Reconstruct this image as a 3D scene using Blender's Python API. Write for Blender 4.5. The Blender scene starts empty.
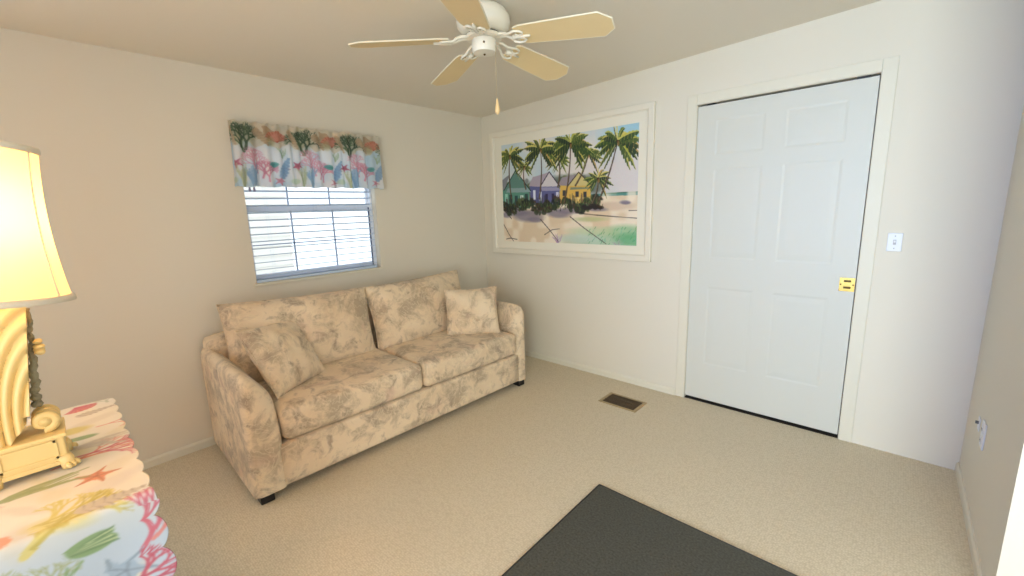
import bpy, bmesh, math, random
import numpy as np
from mathutils import Vector, Matrix
random.seed(4); rng = np.random.default_rng(4)
S = bpy.context.scene
COL = S.collection
PI = math.pi

# ------------------------------------------------------------------ camera
cam_d = bpy.data.cameras.new('camera'); cam = bpy.data.objects.new('camera', cam_d); COL.objects.link(cam)
FPX = 424.69
cam_d.sensor_fit = 'HORIZONTAL'; cam_d.sensor_width = 36.0; cam_d.lens = 36.0 * FPX / 1024
cam_d.clip_start = 0.02
r_ = Vector((0.74149, 0.67030, -0.029805)); u_ = Vector((-0.10079, 0.15519, 0.98273)); f_ = Vector((-0.66335, 0.72568, -0.18263))
M = Matrix((( r_.x, u_.x, -f_.x, 3.0757), (r_.y, u_.y, -f_.y, -2.9977), (r_.z, u_.z, -f_.z, 1.4023), (0, 0, 0, 1)))
cam.matrix_world = M
S.camera = cam

# ------------------------------------------------------------------ world, daylight, exposure
S.view_settings.view_transform = 'Standard'; S.view_settings.look = 'None'
S.view_settings.gamma = 1.0; S.view_settings.exposure = 0.0
S.view_settings.use_curve_mapping = False
w = bpy.data.worlds.new('sky'); S.world = w; w.use_nodes = True
bg = w.node_tree.nodes['Background']; bg.inputs['Color'].default_value = (0.92, 0.96, 1.0, 1); bg.inputs['Strength'].default_value = 1.9

def area(name, loc, target, sx, sy, power, color, portal=False):
    l = bpy.data.lights.new(name, 'AREA'); l.shape = 'RECTANGLE'; l.size = sx; l.size_y = sy
    l.energy = power; l.color = color
    if portal: l.cycles.is_portal = True
    o = bpy.data.objects.new(name, l); COL.objects.link(o); o.location = loc
    o.rotation_euler = (Vector(target) - Vector(loc)).to_track_quat('-Z', 'Z').to_euler()
    return o
# daylight falling through the big glazed openings of the sun room (behind and to the right of the camera)
rear = area('daylight_rear_glazing', (2.4, -4.93, 1.4), (3.2, 0, 1.1), 2.0, 1.7, 10, (0.14, 0.40, 1.0))
rear.data.spread = math.radians(60)
sunroom = area('daylight_sunroom_glazing', (4.1, -4.93, 1.3), (4.1, 0, 1.3), 1.3, 1.9, 66, (0.84, 0.97, 0.94)); sunroom.data.spread = math.radians(125)
area('left_fill_light', (.02, -4.2, 1.4), (3, -4.2, 1.2), 1.2, 1.4, 11, (0.66, 0.80, 1.0))  # unseen cool light, added to brighten the right wall
# unseen warm area light behind the camera, added to fill the room
area('added_warm_fill', (2.9, -4.3, 2.2), (2.9, -4.3, 0), .3, .3, 16, (1.0, 0.36, 0.06))
area('window_portal', (-0.13, -1.643, 1.44), (3, -1.643, 1.44), 0.9, 0.95, 1, (1, 1, 1), portal=True)

# ------------------------------------------------------------------ helpers
def lin(c):
    c = np.asarray(c, float)
    return np.where(c <= 0.04045, c / 12.92, ((c + 0.055) / 1.055) ** 2.4)
def L8(r, g, b):
    v = lin(np.array([r, g, b]) / 255.0); return (float(v[0]), float(v[1]), float(v[2]), 1.0)

def mat(name, color, rough=0.6, metal=0.0, spec=0.5, bump=None, noise=None):
    m = bpy.data.materials.new(name); m.use_nodes = True
    nt = m.node_tree; b = nt.nodes['Principled BSDF']
    b.inputs['Base Color'].default_value = color; b.inputs['Roughness'].default_value = rough
    b.inputs['Metallic'].default_value = metal; b.inputs['Specular IOR Level'].default_value = spec
    tc = nt.nodes.new('ShaderNodeTexCoord')
    if noise:                                  # (scale, amount)
        n = nt.nodes.new('ShaderNodeTexNoise'); n.inputs['Scale'].default_value = noise[0]; n.inputs['Detail'].default_value = 4
        nt.links.new(tc.outputs['Object'], n.inputs['Vector'])
        mx = nt.nodes.new('ShaderNodeMix'); mx.data_type = 'RGBA'
        mx.inputs['A'].default_value = tuple(c * (1 - noise[1]) for c in color[:3]) + (1,)
        mx.inputs['B'].default_value = tuple(min(1, c * (1 + noise[1])) for c in color[:3]) + (1,)
        nt.links.new(n.outputs['Fac'], mx.inputs['Factor']); nt.links.new(mx.outputs['Result'], b.inputs['Base Color'])
    if bump:                                   # (scale, strength, distance)
        n = nt.nodes.new('ShaderNodeTexNoise'); n.inputs['Scale'].default_value = bump[0]; n.inputs['Detail'].default_value = 3
        nt.links.new(tc.outputs['Object'], n.inputs['Vector'])
        bp = nt.nodes.new('ShaderNodeBump'); bp.inputs['Strength'].default_value = bump[1]; bp.inputs['Distance'].default_value = bump[2]
        nt.links.new(n.outputs['Fac'], bp.inputs['Height']); nt.links.new(bp.outputs['Normal'], b.inputs['Normal'])
    return m

def finish(bm, name, m, parent=None, smooth=False, loc=None, angle=None):
    bmesh.ops.recalc_face_normals(bm, faces=bm.faces)
    me = bpy.data.meshes.new(name); bm.to_mesh(me); bm.free()
    if m is not None: me.materials.append(m)
    if smooth:
        me.polygons.foreach_set('use_smooth', [True] * len(me.polygons))
        if angle: me.set_sharp_from_angle(angle=math.radians(angle))
    o = bpy.data.objects.new(name, me); COL.objects.link(o)
    if parent is not None: o.parent = parent
    if loc is not None: o.location = loc
    return o

def box(bm, lo, hi, bevel=0.0, seg=2):
    c = [(a + b) / 2 for a, b in zip(lo, hi)]; s = [b - a for a, b in zip(lo, hi)]
    r = bmesh.ops.create_cube(bm, size=1, matrix=Matrix.Translation(c) @ Matrix.Diagonal((*s, 1)))
    if bevel:
        ed = list({e for v in r['verts'] for e in v.link_edges})
        bmesh.ops.bevel(bm, geom=ed, offset=bevel, segments=seg, affect='EDGES', profile=0.5)

def bx(name, lo, hi, m, parent=None, bevel=0.0):
    bm = bmesh.new(); box(bm, lo, hi, bevel); return finish(bm, name, m, parent)

def tube(bm, pts, rad, n=8, cap=True):
    pts = [Vector(p) for p in pts]; rings = []
    rr = rad if hasattr(rad, '__len__') else [rad] * len(pts)
    up = Vector((0.13, 0.21, 0.97)).normalized()
    for i, p in enumerate(pts):
        t = (pts[min(i + 1, len(pts) - 1)] - pts[max(i - 1, 0)]).normalized()
        a = t.cross(up)
        if a.length < 0.15: a = t.cross(Vector((1, 0.1, 0)))
        a.normalize(); b = t.cross(a)
        rings.append([bm.verts.new(p + (a * math.cos(k * 2 * PI / n) + b * math.sin(k * 2 * PI / n)) * rr[i]) for k in range(n)])
    for i in range(len(rings) - 1):
        for k in range(n):
            bm.faces.new((rings[i][k], rings[i][(k + 1) % n], rings[i + 1][(k + 1) % n], rings[i + 1][k]))
    if cap: bm.faces.new(rings[0]); bm.faces.new(rings[-1])

def lathe(bm, prof, n=32, c=(0, 0, 0), cap=True):
    rings = [[bm.verts.new((c[0] + r * math.cos(k * 2 * PI / n), c[1] + r * math.sin(k * 2 * PI / n), c[2] + z)) for k in range(n)] for r, z in prof]
    for i in range(len(rings) - 1):
        for k in range(n):
            bm.faces.new((rings[i][k], rings[i][(k + 1) % n], rings[i + 1][(k + 1) % n], rings[i + 1][k]))
    if cap: bm.faces.new(rings[0]); bm.faces.new(rings[-1])

def prism(bm, poly, fn, d0, d1):
    """extrude 2-D polygon between depth d0,d1; fn(a,b,d)->xyz"""
    A = [bm.verts.new(fn(a, b, d0)) for a, b in poly]; B = [bm.verts.new(fn(a, b, d1)) for a, b in poly]
    n = len(poly)
    for i in range(n): bm.faces.new((A[i], A[(i + 1) % n], B[(i + 1) % n], B[i]))
    bm.faces.new(A); bm.faces.new(B[::-1])

def empty(name, loc, rz=0):
    o = bpy.data.objects.new(name, None); COL.objects.link(o); o.location = loc; o.rotation_euler = (0, 0, rz)
    o.empty_display_size = 0.1; return o
def tag(o, label, cat, group=None):
    o['label'] = label; o['category'] = cat
    if group: o['group'] = group
    return o
def struct(o): o['kind'] = 'structure'; return o

# ---------------------------------------------------------------- pattern painter (prints on fabric, the seaside picture)
class Canvas:
    def __init__(s, W, H, col):
        s.W, s.H = W, H; s.a = np.ones((H, W, 3)) * (np.array(col) / 255.0)
        s.Y, s.X = np.mgrid[0:H, 0:W].astype(float)
    def _box(s, x0, y0, x1, y1):
        return slice(max(0, int(y0)), max(0, min(s.H, int(y1) + 2))), slice(max(0, int(x0)), max(0, min(s.W, int(x1) + 2)))
    def _blend(s, sl, m, col):
        m = np.clip(m, 0, 1)[..., None]; s.a[sl] = s.a[sl] * (1 - m) + (np.array(col) / 255.0) * m
    def stroke(s, pts, w0, col, w1=None, al=1.0):
        w1 = w0 if w1 is None else w1; n = len(pts) - 1
        for i in range(n):
            (x0, y0), (x1, y1) = pts[i], pts[i + 1]; wa = w0 + (w1 - w0) * i / n; wb = w0 + (w1 - w0) * (i + 1) / n
            W = max(wa, wb) + 1.5; sl = s._box(min(x0, x1) - W, min(y0, y1) - W, max(x0, x1) + W, max(y0, y1) + W)
            X, Y = s.X[sl], s.Y[sl]
            if X.size == 0: continue
            dx, dy = x1 - x0, y1 - y0; t = np.clip(((X - x0) * dx + (Y - y0) * dy) / (dx * dx + dy * dy + 1e-9), 0, 1)
            d = np.hypot(X - x0 - t * dx, Y - y0 - t * dy)
            s._blend(sl, (wa + (wb - wa) * t - d + 0.5) * al if al < 1 else (wa + (wb - wa) * t - d + 0.5), col) if al == 1 else s._blend(sl, np.clip(wa + (wb - wa) * t - d + 0.5, 0, 1) * al, col)
    def ell(s, cx, cy, rx, ry, col, rot=0.0, al=1.0, soft=0.15):
        R = max(rx, ry) * 1.3 + 2; sl = s._box(cx - R, cy - R, cx + R, cy + R); X, Y = s.X[sl] - cx, s.Y[sl] - cy
        if X.size == 0: return
        c, q = math.cos(rot), math.sin(rot); a = (X * c + Y * q) / rx; b = (-X * q + Y * c) / ry
        s._blend(sl, np.clip((1 - np.hypot(a, b)) / soft + 0.5, 0, 1) * al, col)
    def poly(s, P, col, al=1.0):
        xs, ys = [p[0] for p in P], [p[1] for p in P]; sl = s._box(min(xs) - 1, min(ys) - 1, max(xs) + 1, max(ys) + 1)
        X, Y = s.X[sl], s.Y[sl]; ins = np.zeros(X.shape, bool)
        if X.size == 0: return
        for i in range(len(P)):
            (x0, y0), (x1, y1) = P[i], P[(i + 1) % len(P)]
            if y0 == y1: continue
            ins ^= ((y0 > Y) != (y1 > Y)) & (X < (x1 - x0) * (Y - y0) / (y1 - y0) + x0)
        s._blend(sl, ins * al, col)
    def clouds(s, col, scale, al, thr=0.45, seed=0):
        g = np.random.default_rng(seed).random((int(s.H / scale) + 3, int(s.W / scale) + 3))
        fy, fx = s.Y / scale, s.X / scale; iy, ix = fy.astype(int), fx.astype(int); ty, tx = fy - iy, fx - ix
        ty = ty * ty * (3 - 2 * ty); tx = tx * tx * (3 - 2 * tx)
        v = g[iy, ix] * (1 - ty) * (1 - tx) + g[iy, ix + 1] * (1 - ty) * tx + g[iy + 1, ix] * ty * (1 - tx) + g[iy + 1, ix + 1] * ty * tx
        s._blend((slice(0, s.H), slice(0, s.W)), np.clip((v - thr) * 3, 0, 1) * al, col)
    def soften(s, n=1):
        for _ in range(n):
            p = np.pad(s.a, ((1, 1), (1, 1), (0, 0)), 'edge')
            s.a = (p[:-2, 1:-1] + p[2:, 1:-1] + p[1:-1, :-2] + p[1:-1, 2:] + 2 * p[1:-1, 1:-1]) / 6
    def tone(s, col, k):
        s.a = s.a * (1 - k) + np.array(col) / 255.0 * k
    # motifs ------------------------------------------------
    def star(s, cx, cy, r, col, rot=0.3, al=0.85):
        P = []
        for k in range(10):
            a = rot + k * PI / 5; q = r if k % 2 == 0 else r * 0.36
            P.append((cx + q * math.cos(a), cy + q * math.sin(a)))
        s.poly(P, col, al); s.ell(cx, cy, r * .4, r * .4, col, al=al)
        d = [c * 0.75 for c in col]
        for k in range(5):
            a = rot + k * 2 * PI / 5; s.stroke([(cx, cy), (cx + .85 * r * math.cos(a), cy + .85 * r * math.sin(a))], r * .035 + .3, d, al=.6)
    def coral(s, x, y, a, l, wd, col, depth=5, spread=0.42, al=0.9, seed=1):
        rn = random.Random(seed)
        def br(x, y, a, l, wd, d):
            x1, y1 = x + l * math.cos(a), y + l * math.sin(a)
            s.stroke([(x, y), (x1, y1)], wd, col, wd * .8, al=al)
            if d:
                for q in (-1, 1): br(x1, y1, a + q * spread * (0.6 + 0.7 * rn.random()), l * (0.72 + .18 * rn.random()), wd * .78, d - 1)
        br(x, y, a, l, wd, depth)
    def fronds(s, x, y, a, l, col, n=9, spread=0.9, wd=2.0, al=.85, seed=1):
        rn = random.Random(seed)
        for k in range(n):
            b = a + spread * (k / (n - 1) - .5) ; q = l * (.75 + .35 * rn.random()); pts = [(x, y)]
            for i in range(1, 6):
                t = i / 5; pts.append((x + q * t * math.cos(b) + 3 * math.sin(5 * t + k), y + q * t * math.sin(b) + 3 * math.cos(4 * t + k)))
            s.stroke(pts, wd, col, wd * .5, al=al)
    def fan(s, cx, cy, r, a, col, dark, ribs=9, al=.9, span=2.2):
        P = [(cx, cy)] + [(cx + r * (1 + .05 * (k % 2)) * math.cos(a - span / 2 + span * k / 18), cy + r * (1 + .05 * (k % 2)) * math.sin(a - span / 2 + span * k / 18)) for k in range(19)]
        s.poly(P, col, al)
        for k in range(ribs):
            b = a - span / 2 + span * k / (ribs - 1); s.stroke([(cx, cy), (cx + r * math.cos(b), cy + r * math.sin(b))], r * .03 + .4, dark, al=.6)
        for q in (.5, .75): s.stroke([(cx + r * q * math.cos(a - span / 2 + span * k / 12), cy + r * q * math.sin(a - span / 2 + span * k / 12)) for k in range(13)], r * .025 + .3, dark, al=.5)
    def conch(s, x0, y0, x1, y1, wd, col, dark):
        n = 7; dx, dy = x1 - x0, y1 - y0; L = math.hypot(dx, dy); px, py = -dy / L, dx / L
        for k in range(n):
            t = (k + .5) / n; ww = wd * (1 - .85 * abs(t - .3) / .7)
            s.ell(x0 + dx * t, y0 + dy * t, ww, L / n * .75, col, rot=math.atan2(py, px) + .25, al=.9)
            s.stroke([(x0 + dx * t + px * ww, y0 + dy * t + py * ww), (x0 + dx * (t + .08) - px * ww, y0 + dy * (t + .08) - py * ww)], .8, dark, al=.7)

def grid_mesh(name, nu, nv, fn, canvas, uv, parent=None, m=None, thick=None):
    """fn(u,v)->xyz arrays, u,v in 0..1; canvas colours sampled at uv(u,v)->(cu,cv)"""
    U, V = np.meshgrid(np.linspace(0, 1, nu), np.linspace(0, 1, nv))
    X, Y, Z = fn(U, V); co = np.stack([X, Y, Z], -1).reshape(-1, 3)
    idx = np.arange(nu * nv).reshape(nv, nu)
    F = np.stack([idx[:-1, :-1], idx[:-1, 1:], idx[1:, 1:], idx[1:, :-1]], -1).reshape(-1, 4)
    me = bpy.data.meshes.new(name); me.from_pydata(co.tolist(), [], F.tolist())
    me.polygons.foreach_set('use_smooth', [True] * len(me.polygons))
    if canvas is not None:
        CU, CV = uv(U, V); ix = np.clip((CU * (canvas.W - 1)).round().astype(int), 0, canvas.W - 1); iy = np.clip((CV * (canvas.H - 1)).round().astype(int), 0, canvas.H - 1)
        c = lin(canvas.a[iy, ix]).reshape(-1, 3); c4 = np.concatenate([c, np.ones((len(c), 1))], 1)
        at = me.color_attributes.new('print', 'FLOAT_COLOR', 'POINT'); at.data.foreach_set('color', c4.ravel().astype(np.float32))
    if m: me.materials.append(m)
    o = bpy.data.objects.new(name, me); COL.objects.link(o)
    if parent: o.parent = parent
    if thick:
        md = o.modifiers.new('thickness', 'SOLIDIFY'); md.thickness = thick; md.offset = 0
    return o

def print_mat(name, rough=0.8, transl=0.0, spec=0.3, weave=None):
    m = bpy.data.materials.new(name); m.use_nodes = True; nt = m.node_tree; b = nt.nodes['Principled BSDF']
    at = nt.nodes.new('ShaderNodeAttribute'); at.attribute_name = 'print'
    nt.links.new(at.outputs['Color'], b.inputs['Base Color']); b.inputs['Roughness'].default_value = rough; b.inputs['Specular IOR Level'].default_value = spec
    if weave:
        n = nt.nodes.new('ShaderNodeTexNoise'); n.inputs['Scale'].default_value = weave; tc = nt.nodes.new('ShaderNodeTexCoord')
        nt.links.new(tc.outputs['Object'], n.inputs['Vector']); bp = nt.nodes.new('ShaderNodeBump'); bp.inputs['Strength'].default_value = .25; bp.inputs['Distance'].default_value = .001
        nt.links.new(n.outputs['Fac'], bp.inputs['Height']); nt.links.new(bp.outputs['Normal'], b.inputs['Normal'])
    if transl:
        t = nt.nodes.new('ShaderNodeBsdfTranslucent'); nt.links.new(at.outputs['Color'], t.inputs['Color'])
        mx = nt.nodes.new('ShaderNodeMixShader'); mx.inputs[0].default_value = transl
        nt.links.new(b.outputs[0], mx.inputs[1]); nt.links.new(t.outputs[0], mx.inputs[2]); nt.links.new(mx.outputs[0], nt.nodes['Material Output'].inputs['Surface'])
    return m

# ---------------------------------------------------------------- materials
M_wall = mat('cream wall paint', L8(221, 214, 199), .75, bump=(160, .12, .001), spec=.25)
M_ceil = mat('ceiling paint', L8(234, 227, 213), .85, bump=(90, .2, .001), spec=.2)
M_trim = mat('white trim paint', L8(221, 215, 198), .45, spec=.4)
M_door = mat('white door paint', L8(208, 207, 198), .42, spec=.4)
M_dark = mat('painted recess shade', L8(40, 36, 32), .9)  # near-black colour painting the shade in gaps, slots and openings
M_plate = mat('white switch plastic', L8(222, 223, 228), .35)
M_brass = mat('polished brass', L8(238, 200, 110), .25, metal=1.0)
M_vinyl = mat('white window vinyl', L8(226, 232, 244), .4)
M_bluevinyl = mat('grey blue window muntins', L8(150, 164, 192), .45)
M_slat = mat('white blind slats', L8(192, 210, 232), .5)
M_fanwhite = mat('white fan enamel', L8(240, 235, 220), .3)
M_blade = mat('cream washed fan blades', L8(236, 214, 165), .5, noise=(6, .05))
M_edge = mat('white blade edging', L8(245, 238, 215), .45)
M_black = mat('black foot plastic', L8(26, 24, 24), .4)

def carpet():
    m = bpy.data.materials.new('beige loop carpet'); m.use_nodes = True; nt = m.node_tree; b = nt.nodes['Principled BSDF']
    tc = nt.nodes.new('ShaderNodeTexCoord')
    n = nt.nodes.new('ShaderNodeTexNoise'); n.inputs['Scale'].default_value = 2.0; n.inputs['Detail'].default_value = 2
    v = nt.nodes.new('ShaderNodeTexVoronoi'); v.inputs['Scale'].default_value = 110; v.inputs['Randomness'].default_value = .55
    n2 = nt.nodes.new('ShaderNodeTexNoise'); n2.inputs['Scale'].default_value = 140
    for q in (n, v, n2): nt.links.new(tc.outputs['Object'], q.inputs['Vector'])
    r = nt.nodes.new('ShaderNodeValToRGB'); r.color_ramp.elements[0].position = .25; r.color_ramp.elements[0].color = L8(222, 210, 188); r.color_ramp.elements[1].position = .75; r.color_ramp.elements[1].color = L8(204, 191, 166)
    nt.links.new(v.outputs['Distance'], r.inputs[0])
    mx = nt.nodes.new('ShaderNodeMix'); mx.data_type = 'RGBA'; mx.blend_type = 'MULTIPLY'; mx.inputs['Factor'].default_value = .35
    r2 = nt.nodes.new('ShaderNodeValToRGB'); r2.color_ramp.elements[0].position = .3; r2.color_ramp.elements[0].color = (.84, .83, .81, 1); r2.color_ramp.elements[1].position = .7
    nt.links.new(n2.outputs['Fac'], r2.inputs[0])
    nt.links.new(r.outputs[0], mx.inputs['A']); nt.links.new(r2.outputs[0], mx.inputs['B']); nt.links.new(mx.outputs['Result'], b.inputs['Base Color'])
    bp = nt.nodes.new('ShaderNodeBump'); bp.inputs['Strength'].default_value = .35; bp.inputs['Distance'].default_value = .003; bp.invert = True
    nt.links.new(v.outputs['Distance'], bp.inputs['Height']); nt.links.new(bp.outputs['Normal'], b.inputs['Normal'])
    b.inputs['Roughness'].default_value = .95; b.inputs['Specular IOR Level'].default_value = .1
    return m
M_carpet = carpet()

def upholstery():
    m = bpy.data.materials.new('beige floral tapestry upholstery'); m.use_nodes = True; nt = m.node_tree; b = nt.nodes['Principled BSDF']; L = nt.links
    tc = nt.nodes.new('ShaderNodeTexCoord')
    def noise(scale, det, dist=0.0, rough=.55):
        n = nt.nodes.new('ShaderNodeTexNoise'); n.inputs['Scale'].default_value = scale; n.inputs['Detail'].default_value = det
        n.inputs['Distortion'].default_value = dist; n.inputs['Roughness'].default_value = rough; L.new(tc.outputs['Object'], n.inputs['Vector']); return n
    def ramp(src, stops):
        r = nt.nodes.new('ShaderNodeValToRGB'); cr = r.color_ramp
        while len(cr.elements) < len(stops): cr.elements.new(.5)
        for e, (p, c) in zip(cr.elements, stops): e.position = p; e.color = c
        L.new(src, r.inputs[0]); return r
    def mix(f, a, b2, mode='MIX'):
        x = nt.nodes.new('ShaderNodeMix'); x.data_type = 'RGBA'; x.blend_type = mode
        if isinstance(f, float): x.inputs['Factor'].default_value = f
        else: L.new(f, x.inputs['Factor'])
        for s_, v in (('A', a), ('B', b2)):
            if isinstance(v, tuple): x.inputs[s_].default_value = v
            else: L.new(v, x.inputs[s_])
        return x.outputs['Result']
    W, K = (1, 1, 1, 1), (0, 0, 0, 1)
    base = ramp(noise(3.2, 3).outputs['Fac'], [(.35, L8(232, 211, 182)), (.65, L8(220, 196, 165))]).outputs[0]
    blot = ramp(noise(6.0, 5, .5, .66).outputs['Fac'], [(.47, K), (.62, (.85, .85, .85, 1))]).outputs[0]
    c1 = mix(blot, base, L8(176, 157, 134))
    blot2 = ramp(noise(10, 4, .9, .62).outputs['Fac'], [(.53, K), (.68, (.8, .8, .8, 1))]).outputs[0]
    c2 = mix(blot2, c1, L8(162, 142, 124))
    lines = ramp(noise(9, 2, 2.2).outputs['Fac'], [(.455, K), (.48, (.4, .4, .4, 1)), (.50, (.4, .4, .4, 1)), (.525, K)]).outputs[0]
    c3 = mix(lines, c2, L8(234, 216, 182))
    pink = ramp(noise(5, 2, .5).outputs['Fac'], [(.6, K), (.75, (.5, .5, .5, 1))]).outputs[0]
    c4 = mix(pink, c3, L8(206, 170, 150))
    L.new(c4, b.inputs['Base Color']); b.inputs['Roughness'].default_value = .85; b.inputs['Specular IOR Level'].default_value = .2
    b.inputs['Sheen Weight'].default_value = .15
    bp = nt.nodes.new('ShaderNodeBump'); bp.inputs['Strength'].default_value = .3; bp.inputs['Distance'].default_value = .002
    L.new(noise(220, 2).outputs['Fac'], bp.inputs['Height']); L.new(bp.outputs['Normal'], b.inputs['Normal'])
    return m
M_sofa = upholstery()

# ================================================================ SETTING
H0, SL = 2.2686, 0.0352
ceil = lambda x: H0 + SL * x
XR, XE, YB = 3.425, 5.2, -5.0      # right wall, far side of sun room, rear wall
JY = -1.065                        # where the right wall stops (opening to the sun room)
struct(bx('floor', (-.12, YB - .1, -.1), (XE + .1, .12, 0), M_carpet))
bm = bmesh.new(); prism(bm, [(-.12, ceil(-.12)), (XE + .1, ceil(XE + .1)), (XE + .1, ceil(XE + .1) + .1), (-.12, ceil(-.12) + .1)], lambda a, b, d: (a, d, b), YB - .1, .12)
struct(finish(bm, 'ceiling', M_ceil))
# window wall (x = 0) with its opening
WY0, WY1, WZ0, WZ1 = -2.097, -1.190, .966, 1.90
bm = bmesh.new()
box(bm, (-.12, YB, 0), (0, -4.85, ceil(0))); box(bm, (-.12, -3.55, 0), (0, WY0, ceil(0))); box(bm, (-.12, -4.85, 0), (0, -3.55, .65)); box(bm, (-.12, -4.85, 2.1), (0, -3.55, ceil(0))); box(bm, (-.12, WY1, 0), (0, 0, ceil(0)))
box(bm, (-.12, WY0, 0), (0, WY1, WZ0)); box(bm, (-.12, WY0, WZ1), (0, WY1, ceil(0)))
struct(finish(bm, 'wall_left', M_wall))
# door wall (y = 0)
DX0, DX1, DZ = 2.020, 2.9258, 2.03
bm = bmesh.new()
def wseg(x0, x1, z0):
    prism(bm, [(x0, z0), (x1, z0), (x1, ceil(x1)), (x0, ceil(x0))], lambda a, b, d: (a, d, b), 0, .12)
wseg(-.12, DX0, 0); wseg(DX0, DX1, DZ); wseg(DX1, XE, 0)
struct(finish(bm, 'wall_back', M_wall))
bm = bmesh.new(); prism(bm, [(XR, 0), (XR + .11, 0), (XR + .11, ceil(XR + .11)), (XR, ceil(XR))], lambda a, b, d: (a, d, b), JY, 0)
struct(finish(bm, 'wall_right', M_wall))
# sun room side: glazed openings framed by wall
bm = bmesh.new()
box(bm, (XE, YB, 0), (XE + .1, 0, .32)); box(bm, (XE, YB, 2.28), (XE + .1, 0, ceil(XE)))
box(bm, (XE, YB, .32), (XE + .1, -4.35, 2.28)); box(bm, (XE, -1.65, .32), (XE + .1, 0, 2.28))
struct(finish(bm, 'wall_sunroom', M_wall))
bm = bmesh.new()
box(bm, (-.12, YB - .1, 0), (1.3, YB, ceil(0))); box(bm, (3.5, YB - .1, 0), (3.7, YB, ceil(3.5))); box(bm, (5.05, YB - .1, 0), (XE, YB, ceil(3.5))); box(bm, (3.7, YB - .1, 0), (5.05, YB, .32)); box(bm, (3.7, YB - .1, 2.28), (5.05, YB, ceil(3.5)))
box(bm, (1.3, YB - .1, 0), (3.5, YB, .5)); box(bm, (1.3, YB - .1, 2.28), (3.5, YB, ceil(1.3)))
struct(finish(bm, 'wall_rear', M_wall))

def glazing_frame(name, fn, a0, a1, z0, z1, w_=.05):
    bm = bmesh.new()
    for p0, p1, q0, q1 in ((a0, a0 + w_, z0, z1), (a1 - w_, a1, z0, z1), (a0 + w_, a1 - w_, z0, z0 + w_), (a0 + w_, a1 - w_, z1 - w_, z1)):
        prism(bm, [(p0, q0), (p1, q0), (p1, q1), (p0, q1)], fn, 0, .06)
    return struct(finish(bm, name, M_trim))
glazing_frame('window_2', lambda a, b, d: (a, YB + .02 - d, b), 1.3, 3.5, .5, 2.28)
glazing_frame('window_3', lambda a, b, d: (a, YB + .02 - d, b), 3.7, 5.05, .32, 2.28)
glazing_frame('left_fill_frame', lambda a, b, d: (-.0 - d, a, b), -4.85, -3.55, .65, 2.1)  # added frame and opening around the unseen left fill light
def baseboard(name, poly_fn, a0, a1, h=.052, t=.011):
    bm = bmesh.new(); prof = [(0, 0), (t, 0), (t, h - .012), (t * .45, h), (0, h)]
    prism(bm, prof, poly_fn, a0, a1); return struct(finish(bm, name, M_trim))
baseboard('baseboard_left', lambda a, b, d: (a, d, b), YB, 0)
baseboard('baseboard_back', lambda a, b, d: (d, -a, b), .011, 1.955)
baseboard('baseboard_right', lambda a, b, d: (XR - a, d, b), JY, 0)

# ---- door: casing, panelled slab, brass pocket pull
door = struct(empty('door_1', ((DX0 + DX1) / 2, 0, 0)))
door_off = Vector(door.location)
def dloc(o): o.location = -door_off; return o
CW = .064
def casing(name, lo, hi):
    bm = bmesh.new(); box(bm, lo, hi, .003); return dloc(finish(bm, name, M_trim, door))
casing('casing', (DX0 - CW, -.007, 0), (DX0 - .002, 0, DZ + CW))
casing('casing', (DX1 + .002, -.007, 0), (DX1 + CW, 0, DZ + CW))
casing('casing', (DX0 - .002, -.007, DZ + .002), (DX1 + .002, 0, DZ + CW))
bm = bmesh.new()          # jamb lining and pocket behind the slab, a dark box painting its shade
box(bm, (DX0 - .02, .05, 0), (DX1 + .02, .115, DZ + .02))
dloc(finish(bm, 'pocket', M_dark, door))
bm = bmesh.new(); box(bm, (DX0, .004, 0), (DX1, .05, .0025)); dloc(finish(bm, 'gap_shade_strip', M_dark, door))  # dark strip standing in for the shade under the door
# slab built as a height field with six raised panels
SX0, SX1, SZ0, SZ1 = DX0 + .001, DX1 - .0045, .020, DZ - .011
panels = [(a, b) for b in ((1.705, 1.925), (1.035, 1.62), (.285, .84)) for a in ((2.135, 2.418), (2.522, 2.808))]
def dfield(X, Z):
    D = np.zeros_like(X)
    for (x0, x1), (z0, z1) in panels:
        e = np.minimum(np.minimum(X - x0, x1 - X), np.minimum(Z - z0, z1 - Z))   # inside distance
        g = np.where(e < 0, 0, np.where(e < .012, -e / .012 * .0018, np.where(e < .018, -.0018, np.where(e < .045, -.0018 + (e - .018) / .027 * .0014, -.0004))))
        D = np.where(e > 0, g, D)
    return D
def axis(lo, hi, marks, base=30):
    s = set(np.linspace(lo, hi, base).tolist())
    for a, b in marks:
        for d in (0, .012, .018, .045): s.add(a + d); s.add(b - d)
    return np.array(sorted(s))
ax = axis(SX0, SX1, [p[0] for p in panels[:2]], 12); az = axis(SZ0, SZ1, [panels[0][1], panels[2][1], panels[4][1]], 18)
XX, ZZ = np.meshgrid(ax, az); DD = dfield(XX, ZZ)
bm = bmesh.new(); vs = [[bm.verts.new((XX[j, i], .012 - DD[j, i], ZZ[j, i])) for i in range(len(ax))] for j in range(len(az))]
for j in range(len(az) - 1):
    for i in range(len(ax) - 1): bm.faces.new((vs[j][i], vs[j][i + 1], vs[j + 1][i + 1], vs[j + 1][i]))
vb = {}
per = [(0, i) for i in range(len(ax))] + [(j, len(ax) - 1) for j in range(1, len(az))] + [(len(az) - 1, i) for i in range(len(ax) - 2, -1, -1)] + [(j, 0) for j in range(len(az) - 2, 0, -1)]
bk = [bm.verts.new((XX[j, i], .045, ZZ[j, i])) for j, i in per]
for k in range(len(per)):
    a, b = per[k], per[(k + 1) % len(per)]
    bm.faces.new((vs[a[0]][a[1]], vs[b[0]][b[1]], bk[(k + 1) % len(per)], bk[k]))
bm.faces.new(bk)
dloc(finish(bm, 'door_panel', M_door, door))
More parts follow.
